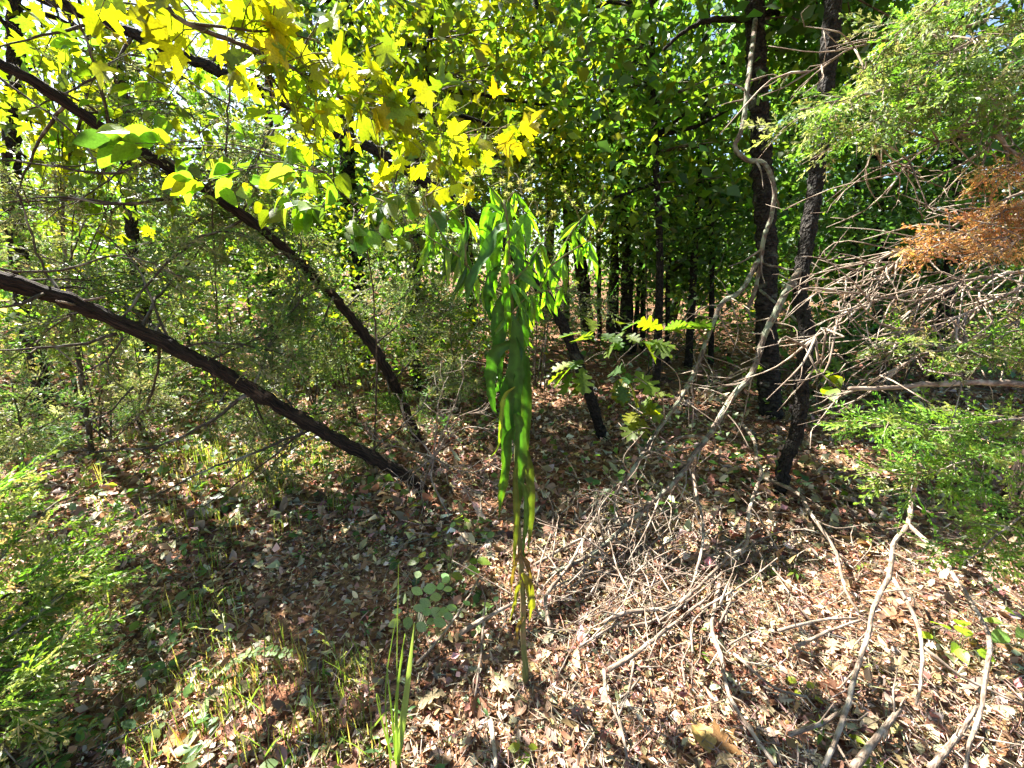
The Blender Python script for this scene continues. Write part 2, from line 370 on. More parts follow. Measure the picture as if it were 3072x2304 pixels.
T_BIG = [grid_leaf(ova(.33), 5, .4, .35, .4, .03, 51), grid_leaf(ell(.30), 5, -.3, -.45, .5, .03, 52), (T_OAK[0] * np.array((1.1, 1, 1)) + np.c_[np.zeros((len(T_OAK[0]), 2)), .16 * np.sin(T_OAK[0][:, 1] * 4) + .1 * np.abs(T_OAK[0][:, 0] * 3)], T_OAK[1]), grid_leaf(lan(.26), 5, .3, .8, .9, .03, 53)]
for tm in T_BIG:
    for (n, y0, y1, s0, s1) in ((420, .6, 2.4, .03, .062), (1300, 2.2, 5.5, .045, .10)):
        x, y = wedge(n, y0, y1); a = rng.uniform(0, 2 * np.pi, n)
        scatter(mb, tm, np.c_[x, y, hz(x, y) + .006 + rng.random(n) * .022], np.c_[np.cos(a), np.sin(a), rng.normal(.08, .3, n)], np.c_[rng.normal(0, .45, (n, 2)), np.ones(n)], rng.uniform(s0, s1, n), tints(LITTER, n, .3), rng.uniform(.8, 1.25, n))
T_STRAW = (np.array([(0, 0, 0), (.018, .5, .05), (0, 1, 0), (-.018, .5, .05)], float), [np.array([(0, 1, 2), (0, 2, 3)])])
n = 22000; x, y = wedge(n, .6, 2.6); k = rng.random(n) < np.where(x > -.1, 1.0, .35); x, y = x[k], y[k]; n = len(x); a = rng.uniform(0, 2 * np.pi, n)
scatter(mb, T_STRAW, np.c_[x, y, hz(x, y) + .012 + rng.random(n) ** 2 * .035], np.c_[np.cos(a), np.sin(a), rng.normal(.05, .35, n)], np.c_[rng.normal(0, .6, (n, 2)), np.ones(n)], rng.uniform(.02, .085, n), tints([(.40, .32, .22), (.46, .39, .27), (.30, .22, .15), (.20, .13, .09)], n, .25), rng.uniform(.7, 2.2, n))
tag(mb.build('leaf_litter', M_DEAD), 'carpet of crumbled tan and brown dead leaves on the ground', 'leaf litter', kind='stuff')
mb = MB()
for (n, y0, y1, s0, s1) in ((2600, .6, 2.4, .05, .22), (2200, 2, 6, .08, .35), (900, 5, 12, .2, .7)):
    for tm in T_STICK:
        x, y = wedge(n // 4, y0, y1); c = len(x)
        if y0 < 1: x = np.where(rng.random(c) < .6, np.abs(x), x)
        a = rng.uniform(0, 2 * np.pi, c)
        scatter(mb, tm, np.c_[x, y, hz(x, y) + .012 + rng.random(c) ** 3 * .03], np.c_[np.cos(a), np.sin(a), rng.normal(.02, .12, c)], np.c_[rng.normal(0, .5, (c, 2)), np.ones(c)],
                rng.uniform(s0, s1, c), tints([(.20, .155, .12), (.25, .21, .165), (.12, .085, .06)], c, .25), rng.uniform(.6, 1.4, c))
tag(mb.build('twig_litter', M_DEAD), 'thin broken twigs strewn through the leaf litter', 'twigs', kind='stuff')

# ------------------------------------------------------------------ background trees
def clump_leaves(mb, cen, rad, per, size, pal, droop=.5, tm=T_SMALL, drop=1.0, squash=.8):
    cen = np.asarray(cen, float); K_ = len(cen); n = K_ * per
    idx = np.repeat(np.arange(K_), per)
    off = rng.normal(0, 1, (n, 3)) * np.array([1, 1, squash]); rr = np.asarray(rad)[idx] if np.ndim(rad) else rad
    P = cen[idx] + off * (rr * .5)[:, None] if np.ndim(rr) else cen[idx] + off * rr * .5
    P = P[P[:, 2] > hz(P[:, 0], P[:, 1]) + .05]
    P = P[keep_mask(P, drop)] if drop else P
    # keep clear of the photographer
    P = P[(P[:, 0] ** 2 + (P[:, 1]) ** 2 > .8) | (P[:, 2] > 2.6)]
    n = len(P)
    if n == 0: return
    a = rng.uniform(0, 2 * np.pi, n)
    D = np.c_[np.cos(a), np.sin(a), rng.normal(-droop, .45, n)]
    Nn = np.c_[rng.normal(0, .7, (n, 2)), rng.normal(.7, .4, n)]
    scatter(mb, tm, P, D, Nn, size * rng.uniform(.5, 1.6, n), tints(pal, n, .28), rng.uniform(.8, 1.25, n))
def broadleaf(name, label, cat, stems, crown, nclump, per, size, pal, crad=.55, droop=.5, group=None, bark=None, limbs=7, drop=1.0):
    """stems: list of (points, r0, r1). crown: list of (centre, (rx,ry,rz))"""
    root = thing(name, label, cat, group); bark = bark or B_OAK
    root.location = Vector(stems[0][0][0]); inv = -root.location
    def fin(mb, nm, mt, kind=None):
        for V in mb.V: V += np.array(inv)
        o = mb.build(nm, mt, root); 
        if kind: o['kind'] = kind
        return o
    paths = []
    for (pts, r0, r1) in stems:
        near = pts[0][1] < 5; mb = MB(); paths.append(tube(mb, pts, r0, r1, 16 if near else 9, .03 if near else .15, .09 if near else .07, wob=.003)); fin(mb, 'trunk', bark)
    cen = []
    for k in range(nclump):
        c, r = crown[k % len(crown)]
        v = rng.normal(0, 1, 3); v = v / np.linalg.norm(v) * rng.random() ** .45
        cen.append(np.array(c) + v * np.array(r))
    cen = np.array(cen)
    # limbs to some clump centres, twigs to the rest
    tw = MB()
    for k, c in enumerate(cen):
        Q = paths[k % len(paths)]
        ok = Q[:, 2] < max(c[2] + .2, Q[:, 2].min() + .3)
        d2 = np.linalg.norm(Q - c, axis=1) + np.where(ok, 0, 3); b = Q[int(np.argmin(d2))]
        mid = (b + c) / 2 + rng.normal(0, .12, 3) + (0, 0, .06)
        if k < limbs:
            mb = MB(); tube(mb, [b, mid, c], .022 + .006 * np.linalg.norm(c - b), .006, 6, .15, .05, wob=.006); fin(mb, 'limb', bark)
        elif not sunlit(c):
            tube(tw, [b if k % 3 else mid, (mid + c) / 2 + rng.normal(0, .06, 3), c + rng.normal(0, .15, 3)], .009, .003, 4, .3, .05)
    if tw.n: fin(tw, 'twigs', B_DARKTWIG, 'stuff')
    mb = MB(); clump_leaves(mb, cen, crad, int(per * .8), size * 1.4, pal, droop, drop=drop)
    if mb.n: fin(mb, 'crown', M_LEAF, 'stuff')
    return root
G_BG = 'broadleaf trees in the background wood'
def P3(*l): return [at(*q) for q in l]
broadleaf('oak_tree', 'straight black-barked oak with a side limb, tallest trunk right of centre', 'tree',
    [([gp(2312, 1262, -.05), at(2300, 1000, 4.2), at(2298, 700, 4.25), at(2278, 350, 4.3), at(2262, 0, 4.4), at(2255, -350, 4.6), at(2250, -900, 5.0)], .105, .055),
     (P3((2262, 60, 4.35), (2200, 58, 4.3), (2120, 62, 4.25), (2045, 100, 4.2), (1990, 150, 4.2)), .028, .012)],
    [(at(2200, -250, 4.8), (1.1, 1.0, 1.0)), (at(2400, 60, 5.0), (.7, .6, .5))], 34, 90, .085, MG, .5, .7, G_BG)
broadleaf('oak_tree', 'crooked dark oak trunk with scaly bark standing right of the tall black oak', 'tree',
    [([gp(2338, 1492, -.04), at(2352, 1400, 2.66), at(2392, 1290, 2.68), at(2405, 1150, 2.72), at(2422, 1000, 2.8), at(2400, 880, 2.95), at(2425, 700, 3.1), at(2448, 540, 3.2), at(2475, 300, 3.3), at(2500, 0, 3.4), at(2510, -400, 3.6)], .042, .055)],
    [(at(2500, -350, 3.8), (.9, .9, .7)), (at(2560, 120, 4.6), (.6, .5, .5))], 22, 80, .075, DG, .45, .6, G_BG)
def bgt(lbl, u, d, top_u, r, pal, crown, nclump=40, per=110, size=.075, extra=(), crad=.7, vb=None, droop=.6):
    b = at(u, 1000, d); b.z = hz1(b.x, b.y) - .05
    tp = at(top_u, -250, d * 1.03)
    mid = at(u * .6 + top_u * .4 + random.uniform(-20, 20), 500, d)
    stems = [([b, at(u * .85 + top_u * .15, 780, d), mid, at(u * .2 + top_u * .8, 150, d * 1.01), tp], r, r * .45)]
    for (u2, tu2, r2) in extra:
        b2 = at(u2, 1000, d + .15); b2.z = hz1(b2.x, b2.y) - .05
        stems.append(([b2, at(u2 * .7 + tu2 * .3, 650, d + .1), at(tu2, 100, d + .2)], r2, r2 * .4))
    broadleaf('broadleaf_tree', lbl, 'tree', stems, [(at(cu, cv, cd_), rr) for (cu, cv, cd_, rr) in crown], nclump, per, size, pal, crad, droop, G_BG)
bgt('slim dark tree leaning left with several stems, behind the weed top', 1768, 8.0, 1590, .13, YG, [(1480, 180, 7.5, (1.8, 1.2, 1.5)), (1650, 420, 7.6, (1.3, 1, .9)), (1350, 420, 7.0, (1.2, 1, .9))], 90, 120, .085, [(1700, 1690, .07), (1800, 1780, .05), (1830, 1890, .08)])
bgt('clump of dark upright stems behind the lobed oak sapling', 1880, 7.0, 1905, .11, MG, [(1880, 250, 7.0, (1.3, 1, 1.3)), (1950, 620, 7.2, (1.1, .8, .8))], 60, 120, .08, [(1850, 1830, .07), (1930, 1960, .05), (1905, 2010, .04)])
bgt('thin dark tree in the shade left of the tall black oak', 2075, 6.2, 2130, .06, DG, [(2080, 250, 6.4, (1.2, .9, 1.2)), (2120, 600, 6.6, (1.0, .8, .8)), (2050, 780, 7.0, (1.1, .7, .5))], 60, 115, .075, [(2145, 2110, .045), (2010, 1990, .04)])
bgt('blue-shaded trunk rising behind the yellow maple leaves', 1075, 6.2, 1035, .13, [(.035, .075, .03), (.045, .085, .03), (.09, .13, .02)], [(900, 150, 6.4, (1.3, 1, 1.2)), (1150, 250, 6.3, (1.1, .9, 1.0)), (1150, 620, 6.6, (1.2, .8, .6))], 70, 120, .08)
bgt('pale green tree filling the top centre of the wood', 1420, 9.5, 1330, .12, YG, [(1300, 60, 9.0, (2.4, 1.4, 1.9)), (1560, 0, 9.2, (2.2, 1.4, 1.9)), (1450, 420, 9.2, (1.8, 1.2, 1.0))], 90, 120, .10, crad=.9)
bgt('bright yellow-green tree at far left behind the cedars', 420, 4.6, 330, .07, YG + YEL[:1], [(250, 200, 4.4, (1.2, .9, .9)), (520, 330, 4.6, (1.1, .8, .8)), (640, 80, 4.9, (1.1, .8, .9))], 55, 95, .085)
bgt('slender dark tree between the crooked oak and the right cedar', 2640, 6.0, 2660, .07, DG, [(2600, 250, 6.2, (1.2, .9, 1.2)), (2700, 520, 6.4, (1.0, .8, .9)), (2560, 720, 6.8, (1.2, .8, .6))], 60, 110, .075, [(2560, 2590, .05)])
bgt('dark straight tree behind the rust-brown dead foliage', 2850, 5.2, 2880, .08, DG, [(2850, 150, 5.4, (1.2, .9, 1.1)), (2980, 480, 5.6, (.9, .7, .9)), (2860, 760, 6.0, (1.2, .8, .5))], 55, 110, .07)
bgt('shaded dark trunk at the left edge behind the leaning cedar', 60, 4.4, 40, .09, MG, [(60, 250, 4.6, (.9, .8, .9)), (-150, 600, 4.5, (.9, .7, .8)), (200, 620, 5.2, (1.2, .7, .5))], 40, 90, .07)
bgt('shadowed tree behind the tangled cedar boughs left of the weed', 820, 6.5, 800, .08, MG, [(700, 450, 6.4, (1.6, 1, .9)), (950, 720, 6.8, (1.5, .9, .5)), (560, 720, 6.2, (1.5, .9, .5))], 55, 100, .075)
bgt('tall tree standing back between the two oak trunks', 2390, 9.0, 2370, .13, MG, [(2350, 100, 9.0, (2.0, 1.2, 1.8)), (2330, 480, 9.2, (1.6, 1.0, 1.1)), (2250, 700, 9.4, (1.8, 1, .6))], 75, 115, .10, crad=.85)

bgt('slender tree added for shade, with pale hanging leaves right behind the maple bough', 1240, 5.0, 1300, .05, YG, [(1330, 300, 5.0, (1.2, .8, 1.0)), (1560, 250, 5.2, (1.0, .8, .9)), (1150, 120, 5.2, (.9, .7, .7))], 48, 85, .085, crad=.6)  # added among the foliage to block sun from the middle ground
bgt('slender tree added for shade, its leaves hanging left of the tall black oak', 1985, 5.0, 1950, .05, MG, [(1900, 330, 4.9, (1.1, .8, .9)), (2120, 380, 5.0, (.8, .7, .9)), (1780, 120, 5.0, (.8, .7, .6))], 48, 85, .08, crad=.6)  # second added blocker, keeps sun off the ground at right
# the wood beyond the nearer trees
mb = MB()
def far_band(n, y0, y1, z0, z1, size, pal, spread=1.5):
    y = y0 + (y1 - y0) * rng.random(n); x = rng.uniform(-1, 1, n) * (y * spread + 1)
    z = z0 + (z1 - z0) * rng.random(n) + hz(x, y)
    k_ = z < .56 * y + 2.0
    return np.c_[x, y, z][k_]
cen = far_band(520, 11, 24, .6, 12.5, 0, None)
clump_leaves(mb, cen, 1.5, 50, .24, YG + MG + MG + DG, .6, drop=0)
cen = far_band(240, 16, 30, .1, 4.0, 0, None); clump_leaves(mb, cen, 1.8, 60, .26, DG + MG, .4, drop=0)
cen = far_band(520, 6.0, 13, .15, 2.6, 0, None); clump_leaves(mb, cen, .9, 65, .12, MG + DG + DG, .5, drop=.5)
cen = far_band(240, 6.5, 11, 1.6, 4.6, 0, None); cen = cen[cen[:, 0] < 1.6]; clump_leaves(mb, cen, .9, 60, .13, YG + YG + MG, .7, drop=.5)
cen = far_band(200, 5.5, 11, 1.2, 5.0, 0, None); cen = cen[cen[:, 0] > 1.2]; clump_leaves(mb, cen, .9, 60, .12, DG + MG, .7, drop=.5)
cen = far_band(420, 4.4, 8, .1, 1.0, 0, None); cen = cen[cen[:, 0] < .25]; clump_leaves(mb, cen, .55, 60, .065, MG + DG + OLIVE[:2], .4, drop=.6)
tag(mb.build('far_woodland', M_LEAF), 'far green foliage of the wood closing the view between trunks', 'woodland', kind='stuff')
# unseen leaf layer added above the view to shade the wood
mb = MB(); n = 24000
P = np.c_[rng.uniform(-9, 7, n), rng.uniform(1.6, 6.0, n), np.zeros(n)]
P[:, 2] = 1.5 + .53 * np.maximum(P[:, 1], 2.5) + .35 + rng.random(n) ** 1.3 * 3.5
den = np.sin(P[:, 0] * 1.7 + 1) * np.sin(P[:, 1] * 1.9 + .3 * P[:, 2]) + .6 * np.sin(P[:, 0] * 3.9 - P[:, 1] * 2.3)
P = P[(den + rng.normal(0, .45, n) > -.95)]; P = P[keep_mask(P)]; n = len(P)
a = rng.uniform(0, 6.3, n)
scatter(mb, T_SMALL, P, np.c_[np.cos(a), np.sin(a), rng.normal(-.4, .4, n)], np.c_[rng.normal(0, .6, (n, 2)), np.ones(n)], .17 * rng.uniform(.6, 1.3, n), tints(YG + MG, n), 1.25)
tag(mb.build('shade_canopy', M_LEAF), 'unseen leaf canopy added overhead to shade the ground', 'canopy', kind='stuff')
G_FAR = 'thin far trunks deep in the wood'
for k in range(26):
    y = random.uniform(10, 20); x = random.uniform(-1.1, 1.1) * y
    mb = MB(); r = random.uniform(.05, .13)
    tube(mb, [(x, y, hz1(x, y) - .1), (x + random.gauss(0, .2), y, 3), (x + random.gauss(0, .5), y, 7), (x + random.gauss(0, .8), y, 11)], r, r * .4, 8, .4, .06)
    tag(mb.build('far_tree', B_OAK), 'thin dark trunk far back in the shade of the wood', 'tree', G_FAR)

# understory shrubs
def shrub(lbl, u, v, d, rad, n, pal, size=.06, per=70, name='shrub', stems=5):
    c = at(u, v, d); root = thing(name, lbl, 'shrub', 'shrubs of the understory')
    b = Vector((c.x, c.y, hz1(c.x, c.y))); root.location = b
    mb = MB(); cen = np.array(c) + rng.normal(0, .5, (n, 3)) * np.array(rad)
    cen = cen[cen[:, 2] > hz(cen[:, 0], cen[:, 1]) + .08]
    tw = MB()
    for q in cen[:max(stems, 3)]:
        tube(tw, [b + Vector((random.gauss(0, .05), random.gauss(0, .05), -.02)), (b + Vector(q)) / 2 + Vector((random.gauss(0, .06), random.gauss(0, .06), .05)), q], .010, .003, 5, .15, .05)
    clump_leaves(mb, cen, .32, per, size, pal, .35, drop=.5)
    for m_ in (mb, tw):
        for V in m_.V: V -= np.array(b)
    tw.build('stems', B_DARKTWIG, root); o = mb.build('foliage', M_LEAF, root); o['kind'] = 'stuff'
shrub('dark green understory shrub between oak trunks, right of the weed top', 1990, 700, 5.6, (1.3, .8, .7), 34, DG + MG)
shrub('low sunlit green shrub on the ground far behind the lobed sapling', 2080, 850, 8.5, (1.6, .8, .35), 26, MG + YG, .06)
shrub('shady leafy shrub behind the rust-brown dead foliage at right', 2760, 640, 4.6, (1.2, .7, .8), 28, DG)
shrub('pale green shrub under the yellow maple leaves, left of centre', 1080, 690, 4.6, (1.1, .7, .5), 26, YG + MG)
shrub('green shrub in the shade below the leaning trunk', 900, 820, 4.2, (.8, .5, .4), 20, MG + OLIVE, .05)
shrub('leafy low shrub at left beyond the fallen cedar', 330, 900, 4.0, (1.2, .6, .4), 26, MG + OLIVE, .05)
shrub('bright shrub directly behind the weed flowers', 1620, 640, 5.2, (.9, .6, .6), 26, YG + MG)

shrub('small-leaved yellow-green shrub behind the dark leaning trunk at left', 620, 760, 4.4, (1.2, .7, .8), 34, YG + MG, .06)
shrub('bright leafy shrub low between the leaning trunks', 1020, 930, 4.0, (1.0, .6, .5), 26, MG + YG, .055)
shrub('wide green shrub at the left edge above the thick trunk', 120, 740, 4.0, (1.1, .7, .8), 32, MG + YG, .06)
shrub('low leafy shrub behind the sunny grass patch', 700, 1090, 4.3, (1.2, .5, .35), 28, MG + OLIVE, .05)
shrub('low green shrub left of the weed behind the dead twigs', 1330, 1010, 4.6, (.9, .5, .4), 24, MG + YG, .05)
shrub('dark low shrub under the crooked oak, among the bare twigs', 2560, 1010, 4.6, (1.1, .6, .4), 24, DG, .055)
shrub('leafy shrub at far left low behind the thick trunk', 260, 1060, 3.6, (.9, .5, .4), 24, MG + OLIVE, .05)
# ------------------------------------------------------------------ cedars
def cedar_bough(tw, fo, pts, r0, nsub, sublen, nspray, slen, pal, droop=.35, spread=1.0, tms=T_SPRAY, drop=.0, start=.15, wood=True, step=.05):
    Q = tube(tw, pts, r0, r0 * .35, 6, step, .08, wob=.003) if wood else spline([tuple(p) for p in pts], step)
    T = nrm(np.gradient(Q, axis=0)); n = len(Q)
    for k in range(nsub):
        f = start + (1 - start) * (k + random.random()) / nsub; ii = min(n - 1, int(f * (n - 1)))
        side = nrm(np.cross(T[ii], (0, 0, 1.)) + rng.normal(0, .25, 3)) * (1 if k % 2 else -1)
        dr = nrm(T[ii] * random.uniform(.5, 1.0) + side * spread * random.uniform(.5, 1.1) + np.array([0, 0, random.gauss(-droop, .25)]))
        ln = sublen * random.uniform(.6, 1.25) * (1.1 - .5 * f)
        e = Q[ii] + dr * ln + np.array([0, 0, -droop * ln * .4])
        if drop and sunlit(e) and random.random() < .9: continue
        q = tube(tw, [Q[ii], Q[ii] + dr * ln * .55 + rng.normal(0, .012, 3), e], max(.0025, r0 * .22), .0012, 4, .07, .05)
        fr = rng.random(nspray) ** .7; P = q[(fr * (len(q) - 1)).astype(int)] + rng.normal(0, .012, (nspray, 3))
        D = nrm(dr + rng.normal(0, .55, (nspray, 3)) + np.array([0, 0, -droop * .4]))
        Nn = np.array([0, 0, 1.]) + rng.normal(0, .6, (nspray, 3))
        L = slen * rng.uniform(.6, 1.3, nspray)
        km = keep_mask(P, min(1, drop * 1.15), True) if drop else np.ones(len(P), bool)
        for t_, tm in enumerate(tms):
            s_ = km & (np.arange(nspray) % len(tms) == t_)
            scatter(fo, tm, P[s_], D[s_], Nn[s_], L[s_], tints(pal, int(s_.sum()), .2))
    return Q
def cedar(label, trunk, r0, r1, boughs, bark=B_CEDAR, name='leaning_cedar', stubs=6, cat='tree', dead=(), auto=16, apal=None):
    apal = apal or OLIVE + OLIVE + CEDG
    root = thing(name, label, cat); root.location = Vector(trunk[0]); off = np.array(root.location)
    def fin(mb, nm, mt, kind=None):
        for V in mb.V: V -= off
        o = mb.build(nm, mt, root)
        if kind: o['kind'] = kind
        return o
    mb = MB(); Q = tube(mb, trunk, r0, r1, 16, .028, .11, wob=.003); fin(mb, 'trunk', bark)
    for k in range(stubs):
        b = Q[random.randrange(len(Q) // 8, len(Q))]; d = nrm(rng.normal(0, 1, 3) + (0, 0, .2))
        mb = MB(); tube(mb, [b, b + d * .07, b + d * .13 + rng.normal(0, .01, 3)], .008, .004, 5, .04, .1); fin(mb, 'stub', B_TWIG)
    fo = MB(); tw = MB()
    for k in range(auto):
        ii = int((.18 + .8 * (k + random.random()) / auto) * (len(Q) - 1)); b = Vector(Q[ii]); ax = nrm(Q[min(ii + 3, len(Q) - 1)] - Q[ii - 3])
        d = Vector(nrm(ax * random.uniform(.1, .7) + np.abs(rng.normal(0, .8, 3)) * (0, 1, 0) + rng.normal(0, .7, 3) * (1, 0, .6) + (0, .15, .05))); ln = random.uniform(.5, 1.1)
        boughs = boughs + [bo(pts=[b, b + d * ln * .4 + rv(.04), b + d * ln * .75 + rv(.06), b + d * ln + rv(.08) - Vector((0, 0, .1))], r0=.007, nsub=15, sublen=.34, nspray=6, slen=.13, pal=apal, droop=.2, drop=.8)]
    for bo_ in boughs:
        mb = MB(); cedar_bough(mb, fo, **bo_); fin(mb, 'limb', B_DARKTWIG)
    for (pts, r) in dead:
        mb = MB(); q = tube(mb, pts, r, r * .3, 6, .05, .08, wob=.004)
        for k in range(max(2, int(len(q) / 3))):
            b = q[random.randrange(len(q) // 5, len(q))]; d = nrm(rng.normal(0, 1, 3) + nrm(q[-1] - q[0]) * .8 + (0, 0, -.2)); ln = random.uniform(.08, .3)
            tube(mb, [b, b + d * ln * .5 + rng.normal(0, .02, 3), b + d * ln], r * .25 + .001, .001, 4, .06, .05)
        fin(mb, 'dead_limb', B_DARKTWIG)
    if fo.n: fin(fo, 'foliage', M_CEDAR, 'stuff')
    return root
def bo(pts, r0=.012, nsub=14, sublen=.35, nspray=7, slen=.13, pal=OLIVE, **k):
    return dict(pts=pts, r0=r0, nsub=nsub, sublen=sublen, nspray=nspray, slen=slen, pal=pal, **k)
# thick leaning cedar, lower left
tA = [gp(1275, 1480, -.04), at(1215, 1425, 2.6), at(1010, 1318, 2.52), at(860, 1232, 2.45), at(690, 1130, 2.38), at(560, 1062, 2.32), at(400, 985, 2.24), at(200, 900, 2.12), at(20, 845, 2.0), at(-250, 770, 1.85), at(-520, 700, 1.7)]
cedar('thick leaning cedar trunk with peeling reddish bark crossing the lower left', tA, .040, .036, [
    bo(P3((560, 1062, 2.32), (400, 930, 2.5), (250, 820, 2.7), (60, 740, 2.9)), .012, 16, .4, 8, .13, OLIVE + CEDG, droop=.2, drop=.7),
    bo(P3((420, 990, 2.25), (480, 880, 2.5), (560, 800, 2.8), (620, 720, 3.1)), .010, 14, .35, 8, .12, OLIVE + CEDG, droop=.2, drop=.7),
    bo(P3((760, 1170, 2.4), (820, 1010, 2.6), (900, 900, 2.8), (960, 820, 3.0)), .010, 14, .32, 8, .12, OLIVE + CEDG, droop=.2, drop=.7),
    bo(P3((480, 1020, 2.28), (470, 1130, 2.4), (430, 1230, 2.5), (330, 1330, 2.5)), .009, 8, .25, 4, .11, OLIVE + CEDG, droop=.3, drop=.85),
    bo(P3((100, 880, 2.05), (200, 860, 2.2), (290, 870, 2.4), (380, 890, 2.5)), .008, 10, .25, 7, .12, CEDG + LIME, droop=.1, drop=.5)],
    dead=[(P3((740, 1185, 2.4), (620, 1270, 2.3), (470, 1340, 2.2), (330, 1350, 2.1), (200, 1355, 2.0)), .011), (P3((930, 1290, 2.48), (800, 1345, 2.35), (620, 1410, 2.2), (480, 1480, 2.1), (380, 1560, 2.05)), .009),
          (P3((920, 1280, 2.48), (820, 1370, 2.4), (740, 1430, 2.3), (610, 1520, 2.2)), .008), (P3((960, 1300, 2.5), (840, 1370, 2.45), (760, 1440, 2.4)), .006),
          (P3((350, 1000, 2.2), (220, 1035, 2.05), (110, 1045, 1.95), (-20, 1050, 1.9)), .010), (P3((130, 880, 2.05), (60, 910, 1.95), (-40, 930, 1.9)), .009), (P3((680, 1175, 2.38), (640, 1230, 2.3), (610, 1260, 2.25)), .005),
          (P3((400, 1160, 2.1), (330, 1230, 2.0), (240, 1280, 1.95)), .005), (P3((370, 1010, 2.2), (320, 1080, 2.15), (240, 1120, 2.1), (150, 1160, 2.05)), .006)])
tB = [gp(1262, 1335, -.04), at(1160, 1110, 3.25), at(1060, 960, 3.2), at(960, 850, 3.1), at(860, 752, 3.0), at(740, 655, 2.9), at(600, 560, 2.8), at(470, 480, 2.7), at(330, 400, 2.6), at(200, 310, 2.5), at(60, 220, 2.4), at(-250, 60, 2.3)]
cedar('dark leaning cedar trunk rising to the upper left above the thick one', tB, .042, .024, [
    bo(P3((600, 560, 2.8), (420, 610, 2.75), (240, 600, 2.7), (0, 610, 2.65)), .012, 20, .45, 9, .13, OLIVE, droop=.25, drop=.7),
    bo(P3((470, 480, 2.7), (330, 520, 2.7), (170, 500, 2.65), (-60, 470, 2.6)), .010, 18, .45, 9, .13, OLIVE, droop=.25, drop=.7),
    bo(P3((330, 400, 2.6), (300, 250, 2.5), (260, 130, 2.45), (200, -20, 2.4)), .010, 16, .45, 9, .13, OLIVE, droop=.1, drop=.7),
    bo(P3((740, 655, 2.9), (640, 700, 2.9), (520, 720, 2.9), (380, 740, 2.9)), .009, 14, .35, 8, .12, OLIVE + CEDG, droop=.3, drop=.7),
    bo(P3((860, 752, 3.0), (900, 830, 2.9), (880, 900, 2.8), (850, 960, 2.75)), .008, 14, .3, 8, .12, OLIVE + CEDG, droop=.3, drop=.7),
    bo(P3((690, 630, 2.85), (680, 450, 2.9), (690, 250, 2.95), (695, 100, 3.0)), .009, 22, .35, 9, .13, OLIVE, droop=.2, drop=.7),
    bo(P3((1000, 890, 3.1), (960, 980, 3.0), (900, 1050, 2.9), (840, 1100, 2.85)), .007, 12, .3, 7, .12, OLIVE + CEDG, droop=.3, drop=.7),
    bo(P3((200, 310, 2.5), (120, 420, 2.6), (60, 560, 2.7), (10, 700, 2.8)), .009, 16, .4, 8, .13, OLIVE, droop=.3, drop=.7)],
    dead=[(P3((560, 600, 2.75), (450, 605, 2.55), (330, 612, 2.45), (160, 590, 2.35), (20, 608, 2.25)), .010), (P3((560, 560, 2.78), (400, 470, 2.6), (200, 500, 2.4), (0, 440, 2.25)), .006), (P3((420, 450, 2.65), (300, 560, 2.5), (150, 640, 2.35)), .006)])
tC = [gp(1812, 1325, -.05), at(1760, 1160, 3.55), at(1700, 1000, 3.5), at(1630, 880, 3.45), at(1540, 760, 3.4), at(1420, 645, 3.35), at(1290, 555, 3.3), at(1150, 465, 3.2), at(1000, 390, 3.1), at(880, 320, 3.05), at(790, 278, 3.0), at(600, 190, 2.9), at(300, 60, 2.8), at(0, -60, 2.7)]
cedar('slender black leaning trunk running behind the maple leaves and the weed', tC, .050, .026, [
    bo(P3((880, 320, 3.05), (800, 420, 2.95), (760, 500, 2.9), (700, 560, 2.85)), .008, 14, .3, 8, .12, OLIVE, droop=.3, drop=.7),
    bo(P3((700, 235, 2.95), (640, 120, 2.9), (560, 20, 2.9), (450, -80, 2.8)), .010, 18, .4, 9, .14, OLIVE, droop=.1, drop=.7),
    bo(P3((400, 105, 2.85), (330, 200, 2.7), (200, 280, 2.6), (80, 330, 2.5)), .009, 18, .4, 9, .13, OLIVE, droop=.25, drop=.7),
    bo(P3((300, 60, 2.8), (200, 90, 2.6), (80, 120, 2.5), (-50, 160, 2.4)), .009, 16, .4, 9, .13, OLIVE, droop=.2, drop=.7),
    bo(P3((1150, 465, 3.2), (1190, 580, 3.1), (1220, 680, 3.0), (1250, 760, 2.95)), .008, 14, .3, 8, .11, CEDG, droop=.3, drop=.7),
    bo(P3((1420, 645, 3.35), (1400, 730, 3.2), (1390, 800, 3.1), (1360, 880, 3.0)), .008, 14, .3, 8, .11, CEDG + OLIVE, droop=.3, drop=.7)], bark=B_OAK)
